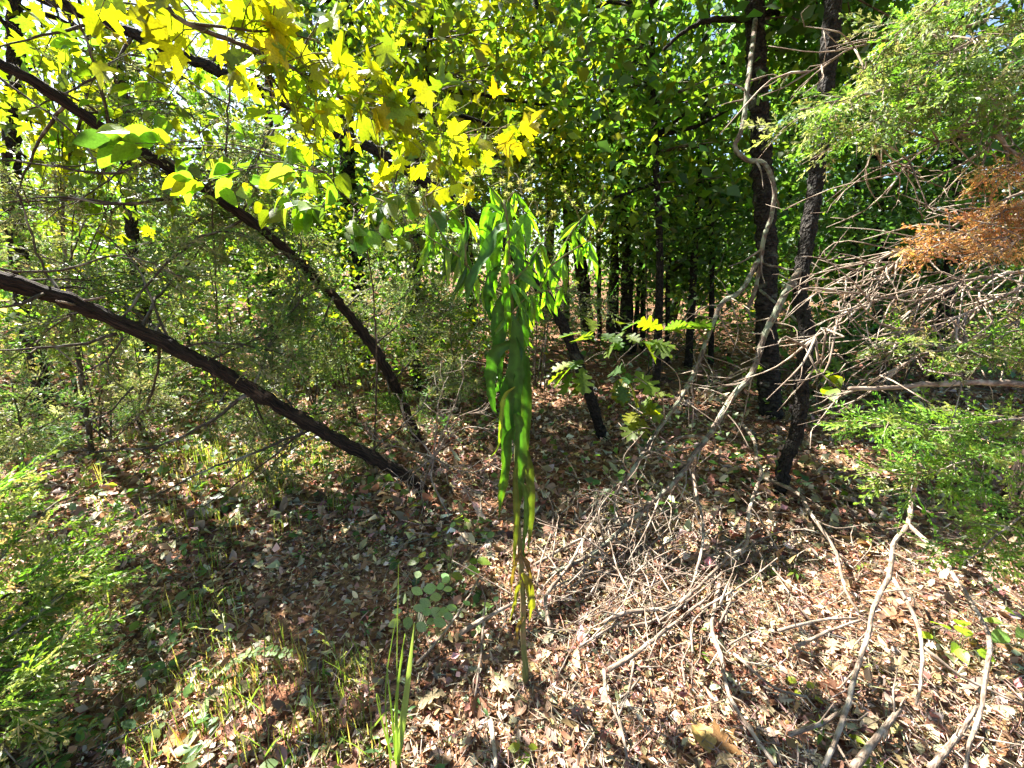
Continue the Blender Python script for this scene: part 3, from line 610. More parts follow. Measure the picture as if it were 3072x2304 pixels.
# young cedars: bright fans at the left edge
def young_cedar(label, base, tips, pal, slen=.14, nsub=12, sub=.22, name='young_cedar', tms=T_SPRAY):
    root = thing(name, label, 'tree'); root.location = base; off = np.array(base); fo = MB()
    for k, (mid, tip) in enumerate(tips):
        mb = MB(); cedar_bough(mb, fo, [base, (base + mid) / 2 + Vector((0, 0, .05)), mid, tip], .008, nsub, sub, 7, slen, pal, droop=.15, start=.25, tms=tms)
        for V in mb.V: V -= off
        mb.build('stem' if k == 0 else 'limb', B_DARKTWIG, root)
    for V in fo.V: V -= off
    o = fo.build('foliage', M_CEDAR, root); o['kind'] = 'stuff'
bY = gp(-150, 2080, -.02)
young_cedar('bright green feathery young cedar at the lower left edge', bY, [(at(60, 1750, 1.25), at(330, 1560, 1.55)), (at(40, 1900, 1.15), at(300, 1700, 1.4)), (at(20, 1650, 1.3), at(200, 1480, 1.6)), (at(60, 2000, 1.05), at(230, 1880, 1.2)), (at(0, 2120, .98), at(120, 2060, 1.05)), (at(100, 1800, 1.3), at(400, 1640, 1.6)), (at(-50, 1500, 1.3), at(60, 1420, 1.5)), (at(30, 1850, 1.2), at(180, 1720, 1.4)), (at(-40, 2200, .92), at(60, 2260, .95))], LIME + [(.24, .27, .09), (.30, .27, .14), (.20, .25, .07)], .13, 12, .18, tms=T_COARSE)
young_cedar('small green cedar seedling in the shade below the leaning trunks', gp(1180, 1270, -.02), [(at(1170, 1190, 3.2), at(1160, 1130, 3.2)), (at(1150, 1190, 3.2), at(1120, 1170, 3.15)), (at(1200, 1190, 3.2), at(1230, 1160, 3.2))], CEDG, .10, 8, .14, 'cedar_seedling')
young_cedar('olive cedar sapling left of the weed under the leaf clusters', gp(1010, 1180, -.02), [(at(960, 1050, 3.6), at(930, 900, 3.6)), (at(1000, 1000, 3.6), at(1120, 900, 3.5)), (at(980, 960, 3.6), at(1010, 830, 3.6)), (at(940, 1060, 3.6), at(820, 980, 3.5)), (at(1040, 1060, 3.5), at(1190, 1000, 3.4))], OLIVE + CEDG, .13, 12, .3, 'cedar_sapling')
young_cedar('pale olive cedar sapling at left above the sunny patch', gp(420, 1290, -.02), [(at(420, 1150, 3.1), at(400, 1000, 3.1)), (at(380, 1170, 3.1), at(250, 1080, 3.0)), (at(470, 1160, 3.1), at(600, 1080, 3.1)), (at(420, 1060, 3.1), at(520, 930, 3.1))], OLIVE, .13, 12, .3, 'cedar_sapling')
young_cedar('shaded cedar sapling at the far left edge', gp(60, 1420, -.02), [(at(60, 1280, 2.5), at(30, 1130, 2.5)), (at(100, 1300, 2.5), at(220, 1230, 2.4)), (at(20, 1300, 2.5), at(-80, 1240, 2.4)), (at(70, 1220, 2.5), at(150, 1090, 2.5))], OLIVE + DG, .13, 12, .3, 'cedar_sapling')
young_cedar('grey-green cedar sapling behind the dead white twigs', gp(1370, 1230, -.02), [(at(1360, 1100, 3.7), at(1350, 950, 3.7)), (at(1340, 1080, 3.7), at(1270, 1000, 3.6)), (at(1390, 1060, 3.7), at(1440, 960, 3.7))], OLIVE, .12, 12, .26, 'cedar_sapling')

def cedar_bush(label, u, v, h, w_, pal, n=14, name='cedar_sapling'):
    b = gp(u, v, -.02); root = thing(name, label, 'tree'); root.location = b; off = np.array(b); fo = MB()
    top = b + Vector((random.gauss(0, .1), random.gauss(0, .1), h))
    mb = MB(); q = tube(mb, [b, (b + top) / 2 + rv(.04), top], .022, .006, 7, .08, .06)
    for V in mb.V: V -= off
    mb.build('trunk', B_DARKTWIG, root)
    for k in range(n):
        f = .12 + .86 * k / n; s_ = Vector(q[int(f * (len(q) - 1))]); a = k * 2.4 + random.random(); ln = w_ * (1.15 - .8 * f) * random.uniform(.7, 1.2)
        e = s_ + Vector((math.cos(a) * ln, math.sin(a) * ln, random.uniform(-.1, .25) * ln))
        mb = MB(); cedar_bough(mb, fo, [s_, (s_ + e) / 2 + rv(.03), e], .007, 9, .30, 6, .14, pal, droop=.2, drop=.75, start=.2)
        for V in mb.V: V -= off
        mb.build('limb', B_DARKTWIG, root)
    for V in fo.V: V -= off
    o = fo.build('foliage', M_CEDAR, root); o['kind'] = 'stuff'
cedar_bush('dense olive cedar behind the thick leaning trunk, left of the sunny patch', 600, 1190, 1.9, .8, OLIVE)
cedar_bush('bushy grey-green cedar at left between the two lower leaning trunks', 230, 1180, 2.2, .9, OLIVE + CEDG)
cedar_bush('tall dense cedar at the upper left behind the leaning trunks', 420, 1100, 3.4, 1.1, OLIVE, 20)
cedar_bush('broad cedar in the shade left of centre beneath the leaf clusters', 880, 1120, 1.9, .9, OLIVE + DG)
cedar_bush('cedar at the left edge half out of the picture', -80, 1150, 3.0, 1.0, OLIVE, 18)
cedar_bush('small dark cedar just left of the weed in the shade', 1330, 1130, 1.4, .7, OLIVE + DG)
cedar_bush('tall thin cedar rising behind the left part of the maple bough', 760, 1060, 4.2, 1.0, OLIVE + CEDG, 20)

cedar_bush('dense dark cedar added to deepen the shade behind the bare grey twigs at right', 2800, 1130, 3.0, 1.1, DG + [(.03, .06, .02)], 20)  # dark bush added to deepen the shade behind the twigs
cedar_bush('dark cedar filling the right edge behind the rust-brown bough', 3080, 1120, 3.2, 1.0, DG + [(.03, .06, .02)], 18)

# right cedar with dead lower limbs
tD = [Vector((2.95, 2.2, -.05)), Vector((2.93, 2.2, .6)), Vector((2.9, 2.25, 1.4)), Vector((2.88, 2.25, 2.2)), Vector((2.85, 2.3, 3.2)), Vector((2.8, 2.3, 4.2))]
def spread_twigs(mb, q, r, n, ln0, ln1, back=-.2):
    for k in range(n):
        b = q[random.randrange(len(q) // 6, len(q))]; ax = nrm(q[-1] - q[0]); d = nrm(ax * random.uniform(.4, 1.2) + rng.normal(0, .55, 3) + (0, 0, back)); ln = random.uniform(ln0, ln1)
        e = b + d * ln + rng.normal(0, .03, 3)
        s = tube(mb, [b, b + d * ln * .5 + rng.normal(0, ln * .12, 3), e], max(.003, r * random.uniform(.4, .75)), .0018, 4, .06, .08)
        for z in range(random.randrange(0, 4)):
            b2 = s[random.randrange(1, len(s))]; d2 = nrm(d + rng.normal(0, .7, 3)); l2 = ln * random.uniform(.2, .5)
            tube(mb, [b2, b2 + d2 * l2 * .5 + rng.normal(0, l2 * .12, 3), b2 + d2 * l2], .0022, .001, 4, .06, .05)
root = thing('cedar_tree', 'cedar at the right edge with bare grey lower limbs and green sprays', 'tree'); root.location = tD[0]; off = np.array(tD[0])
def fin(mb, nm, mt, kind=None):
    for V in mb.V: V -= off
    o = mb.build(nm, mt, root)
    if kind: o['kind'] = kind
    return o
mb = MB(); tube(mb, tD, .10, .06, 14, .06, .07, wob=.004); fin(mb, 'trunk', B_CEDAR)
DEADL = [(P3((3150, 800, 2.2), (2928, 837, 2.0), (2789, 865, 1.95), (2650, 898, 1.9), (2553, 930, 1.85), (2479, 990, 1.85), (2418, 1041, 1.85)), .009, 16),
         (P3((3150, 820, 2.1), (2974, 902, 1.9), (2835, 967, 1.8), (2696, 1000, 1.75), (2627, 1046, 1.7)), .008, 14),
         (P3((3150, 640, 2.2), (2900, 690, 2.1), (2650, 768, 2.0), (2511, 847, 2.0), (2469, 870, 2.0)), .007, 14),
         (P3((3100, 560, 2.2), (2920, 640, 2.05), (2798, 720, 2.0), (2659, 800, 1.95)), .007, 12),
         (P3((3120, 330, 2.2), (2974, 380, 2.1), (2766, 454, 2.0), (2659, 583, 1.95)), .007, 10),
         (P3((2920, 230, 2.3), (2965, 278, 2.2), (2988, 384, 2.15), (3025, 444, 2.1), (3090, 520, 2.1)), .016, 5),
         (P3((2960, 60, 2.3), (2760, 110, 2.2), (2600, 130, 2.15), (2430, 215, 2.1)), .008, 8),
         (P3((3150, 930, 2.0), (2980, 990, 1.85), (2860, 1040, 1.75), (2740, 1080, 1.7), (2600, 1160, 1.7)), .007, 12),
         (P3((2620, 330, 2.3), (2622, 440, 2.3), (2640, 490, 2.3), (2740, 500, 2.3)), .008, 4),
         (P3((3100, 700, 2.1), (2990, 760, 1.95), (2880, 850, 1.9), (2760, 900, 1.85), (2560, 880, 1.85)), .006, 12)]
for (pts, r, n) in DEADL:
    n = int(n * 2.1)
    mb = MB(); q = tube(mb, pts, r, r * .35, 7, .05, .1, wob=.004); spread_twigs(mb, q, r, n, .12, .42); fin(mb, 'dead_limb', B_TWIG)
mb = MB(); tube(mb, P3((3200, 1150, 1.8), (3072, 1152, 1.75), (2881, 1148, 1.7), (2696, 1162, 1.66), (2548, 1166, 1.62)), .017, .008, 8, .05, .1, wob=.002); fin(mb, 'limb', B_TWIG)
fo = MB()
GREEN = [bo(P3((3150, 1240, 1.8), (2950, 1270, 1.7), (2780, 1290, 1.62), (2600, 1270, 1.55)), .008, 22, .26, 9, .12, LIME, droop=.15),
         bo(P3((3100, 1330, 1.75), (2900, 1380, 1.65), (2780, 1420, 1.6), (2680, 1420, 1.55)), .006, 16, .22, 8, .12, LIME + CEDG, droop=.2),
         bo(P3((3100, 1100, 1.85), (2950, 1070, 1.8), (2800, 1040, 1.72), (2660, 1030, 1.68)), .006, 12, .16, 7, .11, LIME + OLIVE, droop=.15),
         bo(P3((3150, 1500, 1.6), (3050, 1560, 1.5), (2950, 1640, 1.42), (2880, 1690, 1.4)), .006, 14, .22, 9, .11, CEDG + LIME, droop=.2),
         bo(P3((3150, 990, 1.9), (3060, 990, 1.85), (2980, 1020, 1.8)), .005, 8, .16, 7, .11, LIME, droop=.2),
         bo(P3((3150, 180, 2.2), (2900, 230, 2.1), (2650, 270, 2.0), (2400, 330, 1.95)), .010, 26, .32, 9, .13, CEDG + OLIVE, droop=.2),
         bo(P3((3150, 60, 2.2), (2980, 100, 2.1), (2850, 160, 2.0), (2760, 240, 1.95)), .010, 22, .36, 9, .13, OLIVE + CEDG, droop=.25),
         bo(P3((2980, 200, 2.15), (2800, 290, 2.0), (2650, 350, 1.95), (2520, 420, 1.9)), .008, 20, .28, 9, .12, LIME + OLIVE, droop=.3),
         bo(P3((3150, -60, 2.2), (2950, -20, 2.1), (2800, 20, 2.05), (2680, 110, 2.0)), .008, 20, .36, 9, .13, OLIVE, droop=.25),
         bo(P3((3150, 300, 2.2), (3020, 330, 2.05), (2900, 380, 2.0)), .007, 14, .26, 8, .12, CEDG, droop=.3)]
for b_ in GREEN:
    b_.update(tms=T_COARSE, nspray=8, pal=b_['pal'] + [(.20, .34, .05), (.18, .32, .04), (.24, .27, .10)])
    mb = MB(); cedar_bough(mb, fo, **b_); fin(mb, 'limb', B_TWIG)
fin(fo, 'foliage', M_CEDAR, 'stuff')
fo = MB()
for b_ in (bo(P3((3150, 560, 2.0), (3000, 640, 1.9), (2860, 715, 1.85), (2750, 765, 1.8)), .006, 18, .17, 8, .11, RUST, droop=.4, tms=T_WISP + T_SPRAY[:1]), bo(P3((3150, 430, 2.0), (3060, 490, 1.95), (2960, 540, 1.9)), .005, 10, .13, 7, .10, RUST, droop=.4, tms=T_WISP),
           bo(P3((3160, 640, 1.9), (3060, 690, 1.85), (2960, 760, 1.8)), .005, 10, .16, 8, .1, RUST, droop=.4, tms=T_WISP)):
    mb = MB(); cedar_bough(mb, fo, **b_); fin(mb, 'dead_limb', B_TWIG)
o = fin(fo, 'dead_foliage', M_CEDAR, 'stuff'); o['label'] = 'rust-orange dried needles on a dead bough'

# ------------------------------------------------------------------ broad leaves as single parts
LM = {}
def leaf_mesh(key, tm, mat):
    if key not in LM:
        mb = MB(); V, F = tm; mb.add(V, F); LM[key] = mb.mesh(key + '_leaf', mat)
    return LM[key]
def put_leaf(root, me, P, D, Nn, L, col, name='leaf', wid=1.0, parent=None):
    y = Vector(D).normalized(); z = Vector(Nn); z = (z - y * z.dot(y)).normalized(); x = y.cross(z)
    o = bpy.data.objects.new(name, me); C.objects.link(o); o.parent = parent or root
    from mathutils import Matrix
    Mx = Matrix((x * L * wid, y * L, z * L)).transposed().to_4x4(); Mx.translation = Vector(P) - (root.location if root else Vector())
    o.matrix_basis = Mx; o.color = (*col, 1); return o
def pick(pal, v=.18):
    return tuple(tints(pal, 1, v)[0])
LAST = [None]
def stem_part(root, pts, r0, r1, name='stem', mat=None, step=.04, sides=6):
    mb = MB(); q = tube(mb, pts, r0, r1, sides, step, .05, wob=.0015)
    for V in mb.V: V -= np.array(root.location)
    LAST[0] = mb.build(name, mat or B_DARKTWIG, root); return q
# maple: branch of yellow lobed leaves coming in from the upper left
root = thing('maple_tree', 'maple bough of large lobed yellow leaves slanting through the upper left', 'tree'); root.location = Vector((-2.7, 1.15, -.05))
stem_part(root, [root.location, Vector((-2.68, 1.15, .9)), Vector((-2.6, 1.2, 1.9)), Vector((-2.6, 1.2, 3.2))], .05, .03, 'trunk', B_OAK, .08, 10)
lm = leaf_mesh('maple', T_MAPLE, M_LEAFO)
def bent(t_, k, f): return t_[0] * np.array((1 - .1 * f, 1, 1)) + np.c_[np.zeros((len(t_[0]), 2)), -k * t_[0][:, 1] ** 2 + f * np.abs(t_[0][:, 0]) + .05 * np.sin(7 * t_[0][:, 0] + 5 * t_[0][:, 1])], t_[1]
LMS = [lm, leaf_mesh('maple_curled', bent(T_MAPLE, .35, .5), M_LEAFO), leaf_mesh('maple_cupped', bent(T_MAPLE, -.25, -.35), M_LEAFO), leaf_mesh('maple_folded', bent(T_MAPLE, .15, .9), M_LEAFO)]
br = stem_part(root, [Vector((-2.6, 1.2, 2.0))] + P3((250, -60, 1.62), (560, 70, 1.7), (850, 190, 1.75), (1050, 310, 1.9), (1250, 390, 2.1), (1500, 420, 2.35)), .014, .004, 'limb', B_DARKTWIG)
br2 = stem_part(root, P3((560, 70, 1.7), (760, 90, 1.72), (900, 110, 1.75), (960, 130, 1.78)), .006, .002, 'limb')
br3 = stem_part(root, P3((760, 155, 1.73), (880, 330, 1.75), (940, 440, 1.8), (1000, 480, 1.82)), .006, .002, 'limb')
def maple_leaves(q, n, f0, spread, size, pal):
    for k in range(n):
        f = f0 + (1 - f0) * (k + random.random()) / n; b = Vector(q[int(f * (len(q) - 1))])
        d = Vector((random.gauss(.25, .6), random.gauss(-.1, .5), random.gauss(-.25, .35))).normalized()
        tip = b + d * random.uniform(.3, 1.0) * spread + Vector((0, 0, random.gauss(.02, .05)))
        stem_part(root, [b, (b + tip) / 2 + Vector((0, 0, .015)), tip], .0022, .0014, 'leaf_stalk', B_STEM, .05, 4); st = LAST[0]
        dd = Vector((d.x * .6 + random.gauss(.1, .35), d.y * .5 + random.gauss(-.25, .3), random.gauss(-.45, .35)))
        put_leaf(root, random.choice(LMS), tip, dd, Vector((random.gauss(-.4, .4), random.gauss(.55, .45), random.gauss(.6, .3))), size * random.uniform(.55, 1.45), pick(pal, .22), wid=random.uniform(.8, 1.15), parent=st)
maple_leaves(br, 72, .42, .24, .088, YEL + YG[:2]); maple_leaves(br2, 26, .3, .14, .085, YEL + YG[:1]); maple_leaves(br3, 26, .1, .16, .08, YEL + YG); maple_leaves(br[len(br) * 2 // 3:], 90, 0, .28, .085, YEL + YG)
# more distant yellow-leaved bough at the very top left
root = thing('maple_sapling', 'yellowing sapling leaves at the top left corner behind the maple bough', 'tree'); b0 = at(150, 900, 3.3); root.location = Vector((b0.x, b0.y, hz1(b0.x, b0.y)))
q = stem_part(root, [root.location] + P3((190, 700, 3.3), (230, 400, 3.3), (330, 200, 3.3), (480, 60, 3.3)), .02, .005)
for k in range(12):
    b = Vector(q[random.randrange(len(q) // 3, len(q))]); c = at(random.uniform(60, 640), random.uniform(20, 440), random.uniform(2.9, 3.5))
    s = stem_part(root, [b, (b + c) / 2 + Vector((0, 0, .1)), c], .006, .002, 'limb'); st = LAST[0]
    for z in range(26):
        p_ = Vector(s[random.randrange(len(s) // 3, len(s))]) + rv(.13)
        put_leaf(root, random.choice(LMS), p_, Vector((random.gauss(.1, .5), random.gauss(-.3, .4), random.gauss(-.5, .3))), Vector((random.gauss(-.4, .4), random.gauss(.5, .4), .6)), random.uniform(.06, .12), pick(YG + YG + YEL[:1] + LIME[:1]), parent=st)
# dogwood-like saplings with ovate green leaves
def ovate_sapling(name, label, base, stem, clusters, size, pal, mesh=('ovate', T_OVATE), up=.6, mat=None, r=.008):
    root = thing(name, label, 'sapling'); root.location = base
    me = leaf_mesh(mesh[0], mesh[1], M_LEAFO)
    q = stem_part(root, [base] + stem, r, r * .3)
    for (u, v, d, n, sp) in clusters:
        c = at(u, v, d); i_ = int(np.argmin(np.linalg.norm(q - np.array(c), axis=1) + np.maximum(0, q[:, 2] - c.z) * .5)); b = Vector(q[i_])
        s = stem_part(root, [b, (b + c) / 2 + Vector((0, 0, .04)), c], .0035, .0015, 'twig'); st = LAST[0]
        for k in range(n):
            p_ = c + rv(1).normalized() * random.uniform(.1, 1) * sp * .55; p_.z = c.z + (p_.z - c.z) * .6
            bk = Vector(s[random.randrange(len(s) // 2, len(s))]); dd = (p_ - bk).normalized() + Vector((random.gauss(0, .3), random.gauss(-.1, .3), random.gauss(-.25, .25)))
            put_leaf(root, me, p_, dd, Vector((random.gauss(-.2, .4), random.gauss(.25, .4), up)), size * random.uniform(.65, 1.25), pick(pal), wid=random.uniform(.85, 1.2), parent=st)
    return root
ovate_sapling('dogwood_sapling', 'sapling with shiny oval green leaves just left of the weed top', gp(1120, 1420, -.02), P3((1130, 1100, 2.5), (1110, 800, 2.3), (1060, 620, 2.15), (980, 520, 2.05)),
    [(400, 430, 1.9, 7, .16), (480, 420, 1.95, 6, .14), (600, 545, 2.0, 7, .16), (850, 620, 1.85, 9, .18), (960, 630, 1.85, 8, .16), (1060, 680, 1.8, 9, .16), (1170, 610, 1.85, 9, .16), (1240, 590, 1.9, 7, .14), (1000, 530, 1.9, 6, .16), (900, 540, 2.0, 6, .16), (700, 510, 2.1, 6, .16), (1130, 660, 1.9, 8, .16), (1320, 640, 2.0, 7, .15), (1200, 720, 2.0, 8, .16)], .105, MG + YG + LIME)
ovate_sapling('elm_sapling', 'leafy sapling with small bright leaves in front of the cedar boughs at left', gp(640, 1290, -.02), P3((650, 1000, 2.9), (640, 700, 2.75), (620, 480, 2.65), (560, 300, 2.6)),
    [(560, 480, 2.6, 9, .2), (680, 470, 2.6, 9, .2), (620, 380, 2.6, 9, .2), (500, 340, 2.6, 9, .2), (430, 250, 2.6, 9, .22), (760, 560, 2.6, 8, .2), (560, 600, 2.6, 8, .2), (700, 380, 2.6, 8, .2), (330, 330, 2.6, 8, .2), (820, 480, 2.7, 8, .2), (250, 150, 2.6, 8, .22)], .085, YG + LIME, ('ovate_folded', T_OVATE2))
# lobed oak saplings
root = ovate_sapling('oak_sapling', 'small oak sapling with lobed leaves, lit on top, right of the weed', gp(1900, 1330, -.02), P3((1890, 1200, 3.0), (1860, 1100, 2.8), (1830, 1030, 2.75)),
    [(1780, 1010, 2.55, 6, .16), (1860, 1000, 2.6, 7, .18), (1940, 1020, 2.6, 5, .16), (1750, 1090, 2.5, 4, .14), (1720, 1110, 2.45, 4, .13), (1880, 1120, 2.45, 6, .15), (1860, 1150, 2.4, 3, .1), (1960, 1190, 2.5, 4, .14), (1920, 1250, 2.45, 4, .12), (2000, 990, 2.8, 5, .18), (2060, 980, 2.9, 4, .16)], .16, MG + YG + [(.05, .10, .03)], ('oak', T_OAK), .9)
root = ovate_sapling('oak_sapling', 'oak seedling with shaded lobed leaves at the foot of the crooked oak', gp(2450, 1230, -.02), P3((2450, 1170, 3.2), (2460, 1110, 3.2)),
    [(2440, 1090, 3.1, 4, .14), (2480, 1140, 3.0, 4, .14), (2500, 1060, 3.2, 4, .14), (2280, 1110, 2.9, 3, .12)], .13, MG, ('oak', T_OAK), .9)
ovate_sapling('leafy_seedling', 'seedling with two long yellow-green leaves above the horizontal cedar branch', gp(2520, 1330, -.02), P3((2530, 1230, 2.4), (2530, 1140, 2.4)), [(2520, 1130, 2.4, 4, .12), (2490, 1160, 2.35, 2, .08)], .12, YG, ('ovate', T_OVATE), .8, r=.004)

# ------------------------------------------------------------------ leaning and fallen branches
def branch(name, label, pts, r0, r1, mat=B_TWIG, twigs=6, tl=(.06, .25), cat='branch', group=None, forks=(), sides=7, down=-.1):
    root = thing(name, label, cat, group); root.location = Vector(pts[0]); off = np.array(root.location)
    mb = MB(); q = tube(mb, pts, r0, r1, sides, .03, .06, wob=.0010)
    for V in mb.V: V -= off
    mb.build('stem', mat, root)
    for (fp, fr) in forks:
        mb = MB(); tube(mb, fp, fr, fr * .45, 6, .03, .06, wob=.001)
        for V in mb.V: V -= off
        mb.build('fork', mat, root)
    for k in range(twigs):
        mb = MB(); b = q[random.randrange(max(1, len(q) // 6), len(q))]; ax = nrm(q[-1] - q[0]); d = nrm(ax * random.uniform(.2, 1) + rng.normal(0, .6, 3) + (0, 0, down)); ln = random.uniform(*tl)
        e = b + d * ln; e[2] = max(e[2], hz1(e[0], e[1]) + .006)
        tube(mb, [b, b + d * ln * .5 + rng.normal(0, ln * .1, 3), e], max(.0032, r1 * .6), .0015, 5, .04, .06)
        for V in mb.V: V -= off
        mb.build('twig', B_TWIG, root)
    return root
def gph(u, v, z): return gp(u, v, z + .02)
def G3(z, *l): return [gp(u, v, z * random.uniform(.6, 1.3)) for u, v in l]
branch('leaning_branch', 'long lichen-grey dead branch leaning from the black oak down to the weed', P3((2275, 780, 3.3), (2224, 870, 3.1), (2168, 907, 3.0), (2140, 967, 2.9), (2117, 1027, 2.8), (2090, 1101, 2.7), (2042, 1194, 2.55), (1973, 1291, 2.4), (1940, 1342, 2.3), (1880, 1434, 2.15)) + [gp(1811, 1490, .12), gp(1746, 1545, .06)], .019, .008, B_LICHEN, 46, (.12, .5))
branch('leaning_branch', 'thicker lichen-covered branch propped on the crooked oak, ending in the twig pile', P3((2412, 800, 3.02), (2372, 850, 2.92), (2325, 940, 2.8), (2289, 1013, 2.72), (2275, 1069, 2.65), (2247, 1134, 2.55), (2201, 1185, 2.48), (2150, 1268, 2.38), (2122, 1314, 2.3), (2080, 1365, 2.22), (2042, 1425, 2.15), (1945, 1518, 2.05)) + [gp(1860, 1590, .10), gp(1780, 1660, .07), gp(1640, 1730, .03)], .023, .009, B_LICHEN, 50, (.12, .55),
    forks=[([at(2122, 1314, 2.3), at(2050, 1310, 2.25), at(1985, 1345, 2.2), at(1930, 1375, 2.15)], .010)])
branch('crooked_branch', 'pale zigzag dead branch hanging in front of the black oak trunk', P3((2266, 60, 4.3), (2256, 150, 3.95), (2243, 260, 3.65), (2228, 380, 3.55), (2205, 440, 3.5), (2240, 480, 3.5), (2292, 490, 3.45), (2322, 560, 3.4), (2316, 640, 3.35), (2290, 720, 3.3), (2280, 800, 3.3), (2262, 880, 3.25), (2240, 930, 3.25)), .020, .015, B_LICHEN, 8, (.1, .3),
    forks=[(P3((2285, 790, 3.3), (2330, 800, 3.2), (2380, 810, 3.1), (2440, 790, 3.1)), .010), (P3((2280, 870, 3.3), (2340, 920, 3.1), (2400, 970, 3.0), (2480, 1040, 2.9), (2545, 1090, 2.8)), .010)])
FB = 'fallen dead branches on the ground at lower right'
branch('fallen_branch', 'curving tan branch arching up from the litter beneath the propped branches', [gph(2224, 1268, .05), gph(2261, 1319, .18), gph(2270, 1379, .2), gph(2284, 1416, .2), gph(2266, 1472, .18), gph(2247, 1536, .16), gph(2238, 1633, .1), gph(2178, 1675, .08), gph(2131, 1726, .06), gph(2043, 1805, .04), gph(1945, 1869, .03), gph(1820, 1880, .02)], .015, .006, B_TWIG, 9, group=FB)
branch('fallen_branch', 'slim pale stick dropping from the propped branch to the twig pile', [at(2085, 1370, 2.2), gph(2080, 1416, .25), gph(2094, 1509, .2), gph(2104, 1536, .18), gph(2108, 1629, .1), gph(2080, 1749, .04), gph(2057, 1814, .02)], .010, .006, B_TWIG, 5, group=FB)
branch('fallen_branch', 'bent pale branch starting at the foot of the crooked oak', [gph(2298, 1435, .06), gph(2395, 1481, .14), gph(2428, 1536, .14), gph(2502, 1642, .1), gph(2525, 1730, .07), gph(2553, 1804, .04), gph(2580, 1842, .02)], .013, .006, B_TWIG, 7, group=FB)
branch('forked_branch', 'large forked dead branch standing under the green cedar spray at right', [at(2760, 1400, 1.62), gph(2738, 1481, .34), gph(2724, 1573, .28), gph(2682, 1629, .24), gph(2668, 1721, .18), gph(2622, 1823, .13), gph(2604, 1906, .1), gph(2580, 1976, .08), gph(2553, 2068, .06), gph(2530, 2161, .05), gph(2474, 2295, .03)], .0125, .007, B_TWIG, 14,
    forks=[([gph(2724, 1573, .28), gph(2826, 1670, .26), gph(2863, 1730, .24), gph(2928, 1832, .2), gph(2969, 1920, .16), gph(2955, 2045, .12), gph(2942, 2138, .1), gph(2909, 2230, .08), gph(2895, 2320, .06)], .0105), ([gph(2678, 1735, .17), gph(2738, 1837, .13), gph(2766, 1939, .1), gph(2761, 2045, .06), gph(2747, 2115, .03)], .009), ([gph(2770, 1943, .1), gph(2881, 2027, .06), gph(2974, 2073, .04), gph(3067, 2115, .03)], .007)], group=FB)
branch('fallen_branch', 'long thin stick running from mid litter to the bottom edge', [gph(2159, 1749, .05), gph(2136, 1879, .05), gph(2164, 1976, .04), gph(2187, 2087, .04), gph(2247, 2184, .03), gph(2326, 2295, .02)], .009, .006, B_TWIG, 8, group=FB)
for lb, pts, r in (('short pale stick lying left of the weed base, pointing up right', [(1381, 1900), (1450, 1858), (1524, 1818), (1560, 1800)], .011), ('thin upright twig crossing the short pale stick left of the weed', [(1450, 1845), (1446, 1930), (1431, 2045), (1425, 2090)], .006),
                   ('curved pair-like twig ending at the forked branch, upper one', [(2335, 1893), (2465, 1860), (2571, 1855)], .007), ('lower curved twig reaching the forked branch', [(2391, 1939), (2511, 1883), (2585, 1860)], .008), ('straight stick in the lower right litter left of the forked branch foot', [(2367, 2203), (2465, 2170), (2553, 2110)], .008),
                   ('bowed stick at the right of the weed base', [(1811, 1869), (1881, 1837), (1996, 1823), (2060, 1790)], .010), ('bent grey twig rising right beside the weed stem', [(1649, 1880), (1640, 1786), (1709, 1693), (1793, 1536)], .009), ('stick lying towards the upper twig pile from the weed', [(1603, 1695), (1719, 1629), (1927, 1536)], .009),
                   ('long slanting stick below the bowed stick', [(1825, 2010), (1904, 1962), (2048, 1851), (2140, 1780)], .010), ('crooked dark twig going down to the bottom edge right of centre', [(1811, 2008), (1820, 2092), (1857, 2161), (1881, 2277)], .007), ('straight short stick standing at the bottom edge below the weed', [(1470, 2160), (1480, 2220), (1487, 2300)], .009),
                   ('stout pale stick in the bottom right corner', [(2560, 2304), (2640, 2200), (2700, 2130)], .012), ('grey stick slanting across the lower right corner', [(2790, 2304), (2880, 2200), (2930, 2120)], .010), ('broken twig lying over the litter near the big brown leaf', [(2200, 1960), (2320, 2060), (2420, 2090)], .006),
                   ('low stick on the shaded ground behind the weed at left', [(1250, 1990), (1330, 1900), (1400, 1800), (1440, 1730)], .006), ('thin stick in the dark litter right of the crooked oak', [(2440, 1370), (2520, 1440), (2560, 1480)], .006), ('stick at the edge of the shade under the bent pale branch', [(2170, 1700), (2300, 1610), (2420, 1590), (2560, 1640)], .006)):
    branch('fallen_stick', lb, [gph(u, v, .035 * random.uniform(.6, 1.6)) for u, v in pts], r, r * .6, B_TWIG, random.randrange(3, 8), (.04, .16), 'stick', FB)
G_TW = 'loose twigs of the brush pile right of the weed'
for k in range(300):
    u, v = random.gauss(1880, 240), random.gauss(1660, 170)
    if v < 1440 or v > 2150 or u < 1600: continue
    p0 = gp(u, v, random.uniform(.02, .12)); a = random.gauss(R(52), .5) if random.random() < .75 else random.uniform(0, 6.3); ln = random.uniform(.1, .45)
    e = p0 + Vector((math.cos(a), math.sin(a), random.gauss(.05, .18))) * ln; e.z = max(e.z, hz1(e.x, e.y) + .01)
    mb = MB(); r = random.uniform(.002, .0055)
    s = tube(mb, [p0, (p0 + e) / 2 + rv(ln * .06), e], r, r * .5, 5, .06, .08)
    for z in range(random.randrange(0, 3)):
        b2 = s[random.randrange(1, len(s))]; d2 = nrm(np.array(e - p0) + rng.normal(0, ln * .6, 3)); l2 = ln * random.uniform(.2, .4)
        tube(mb, [b2, b2 + d2 * l2], r * .5, .001, 4, .06, .05)
    tag(mb.build('fallen_twig', B_TWIG), 'thin bleached twig in the tangled brush pile right of the weed', 'twig', G_TW)
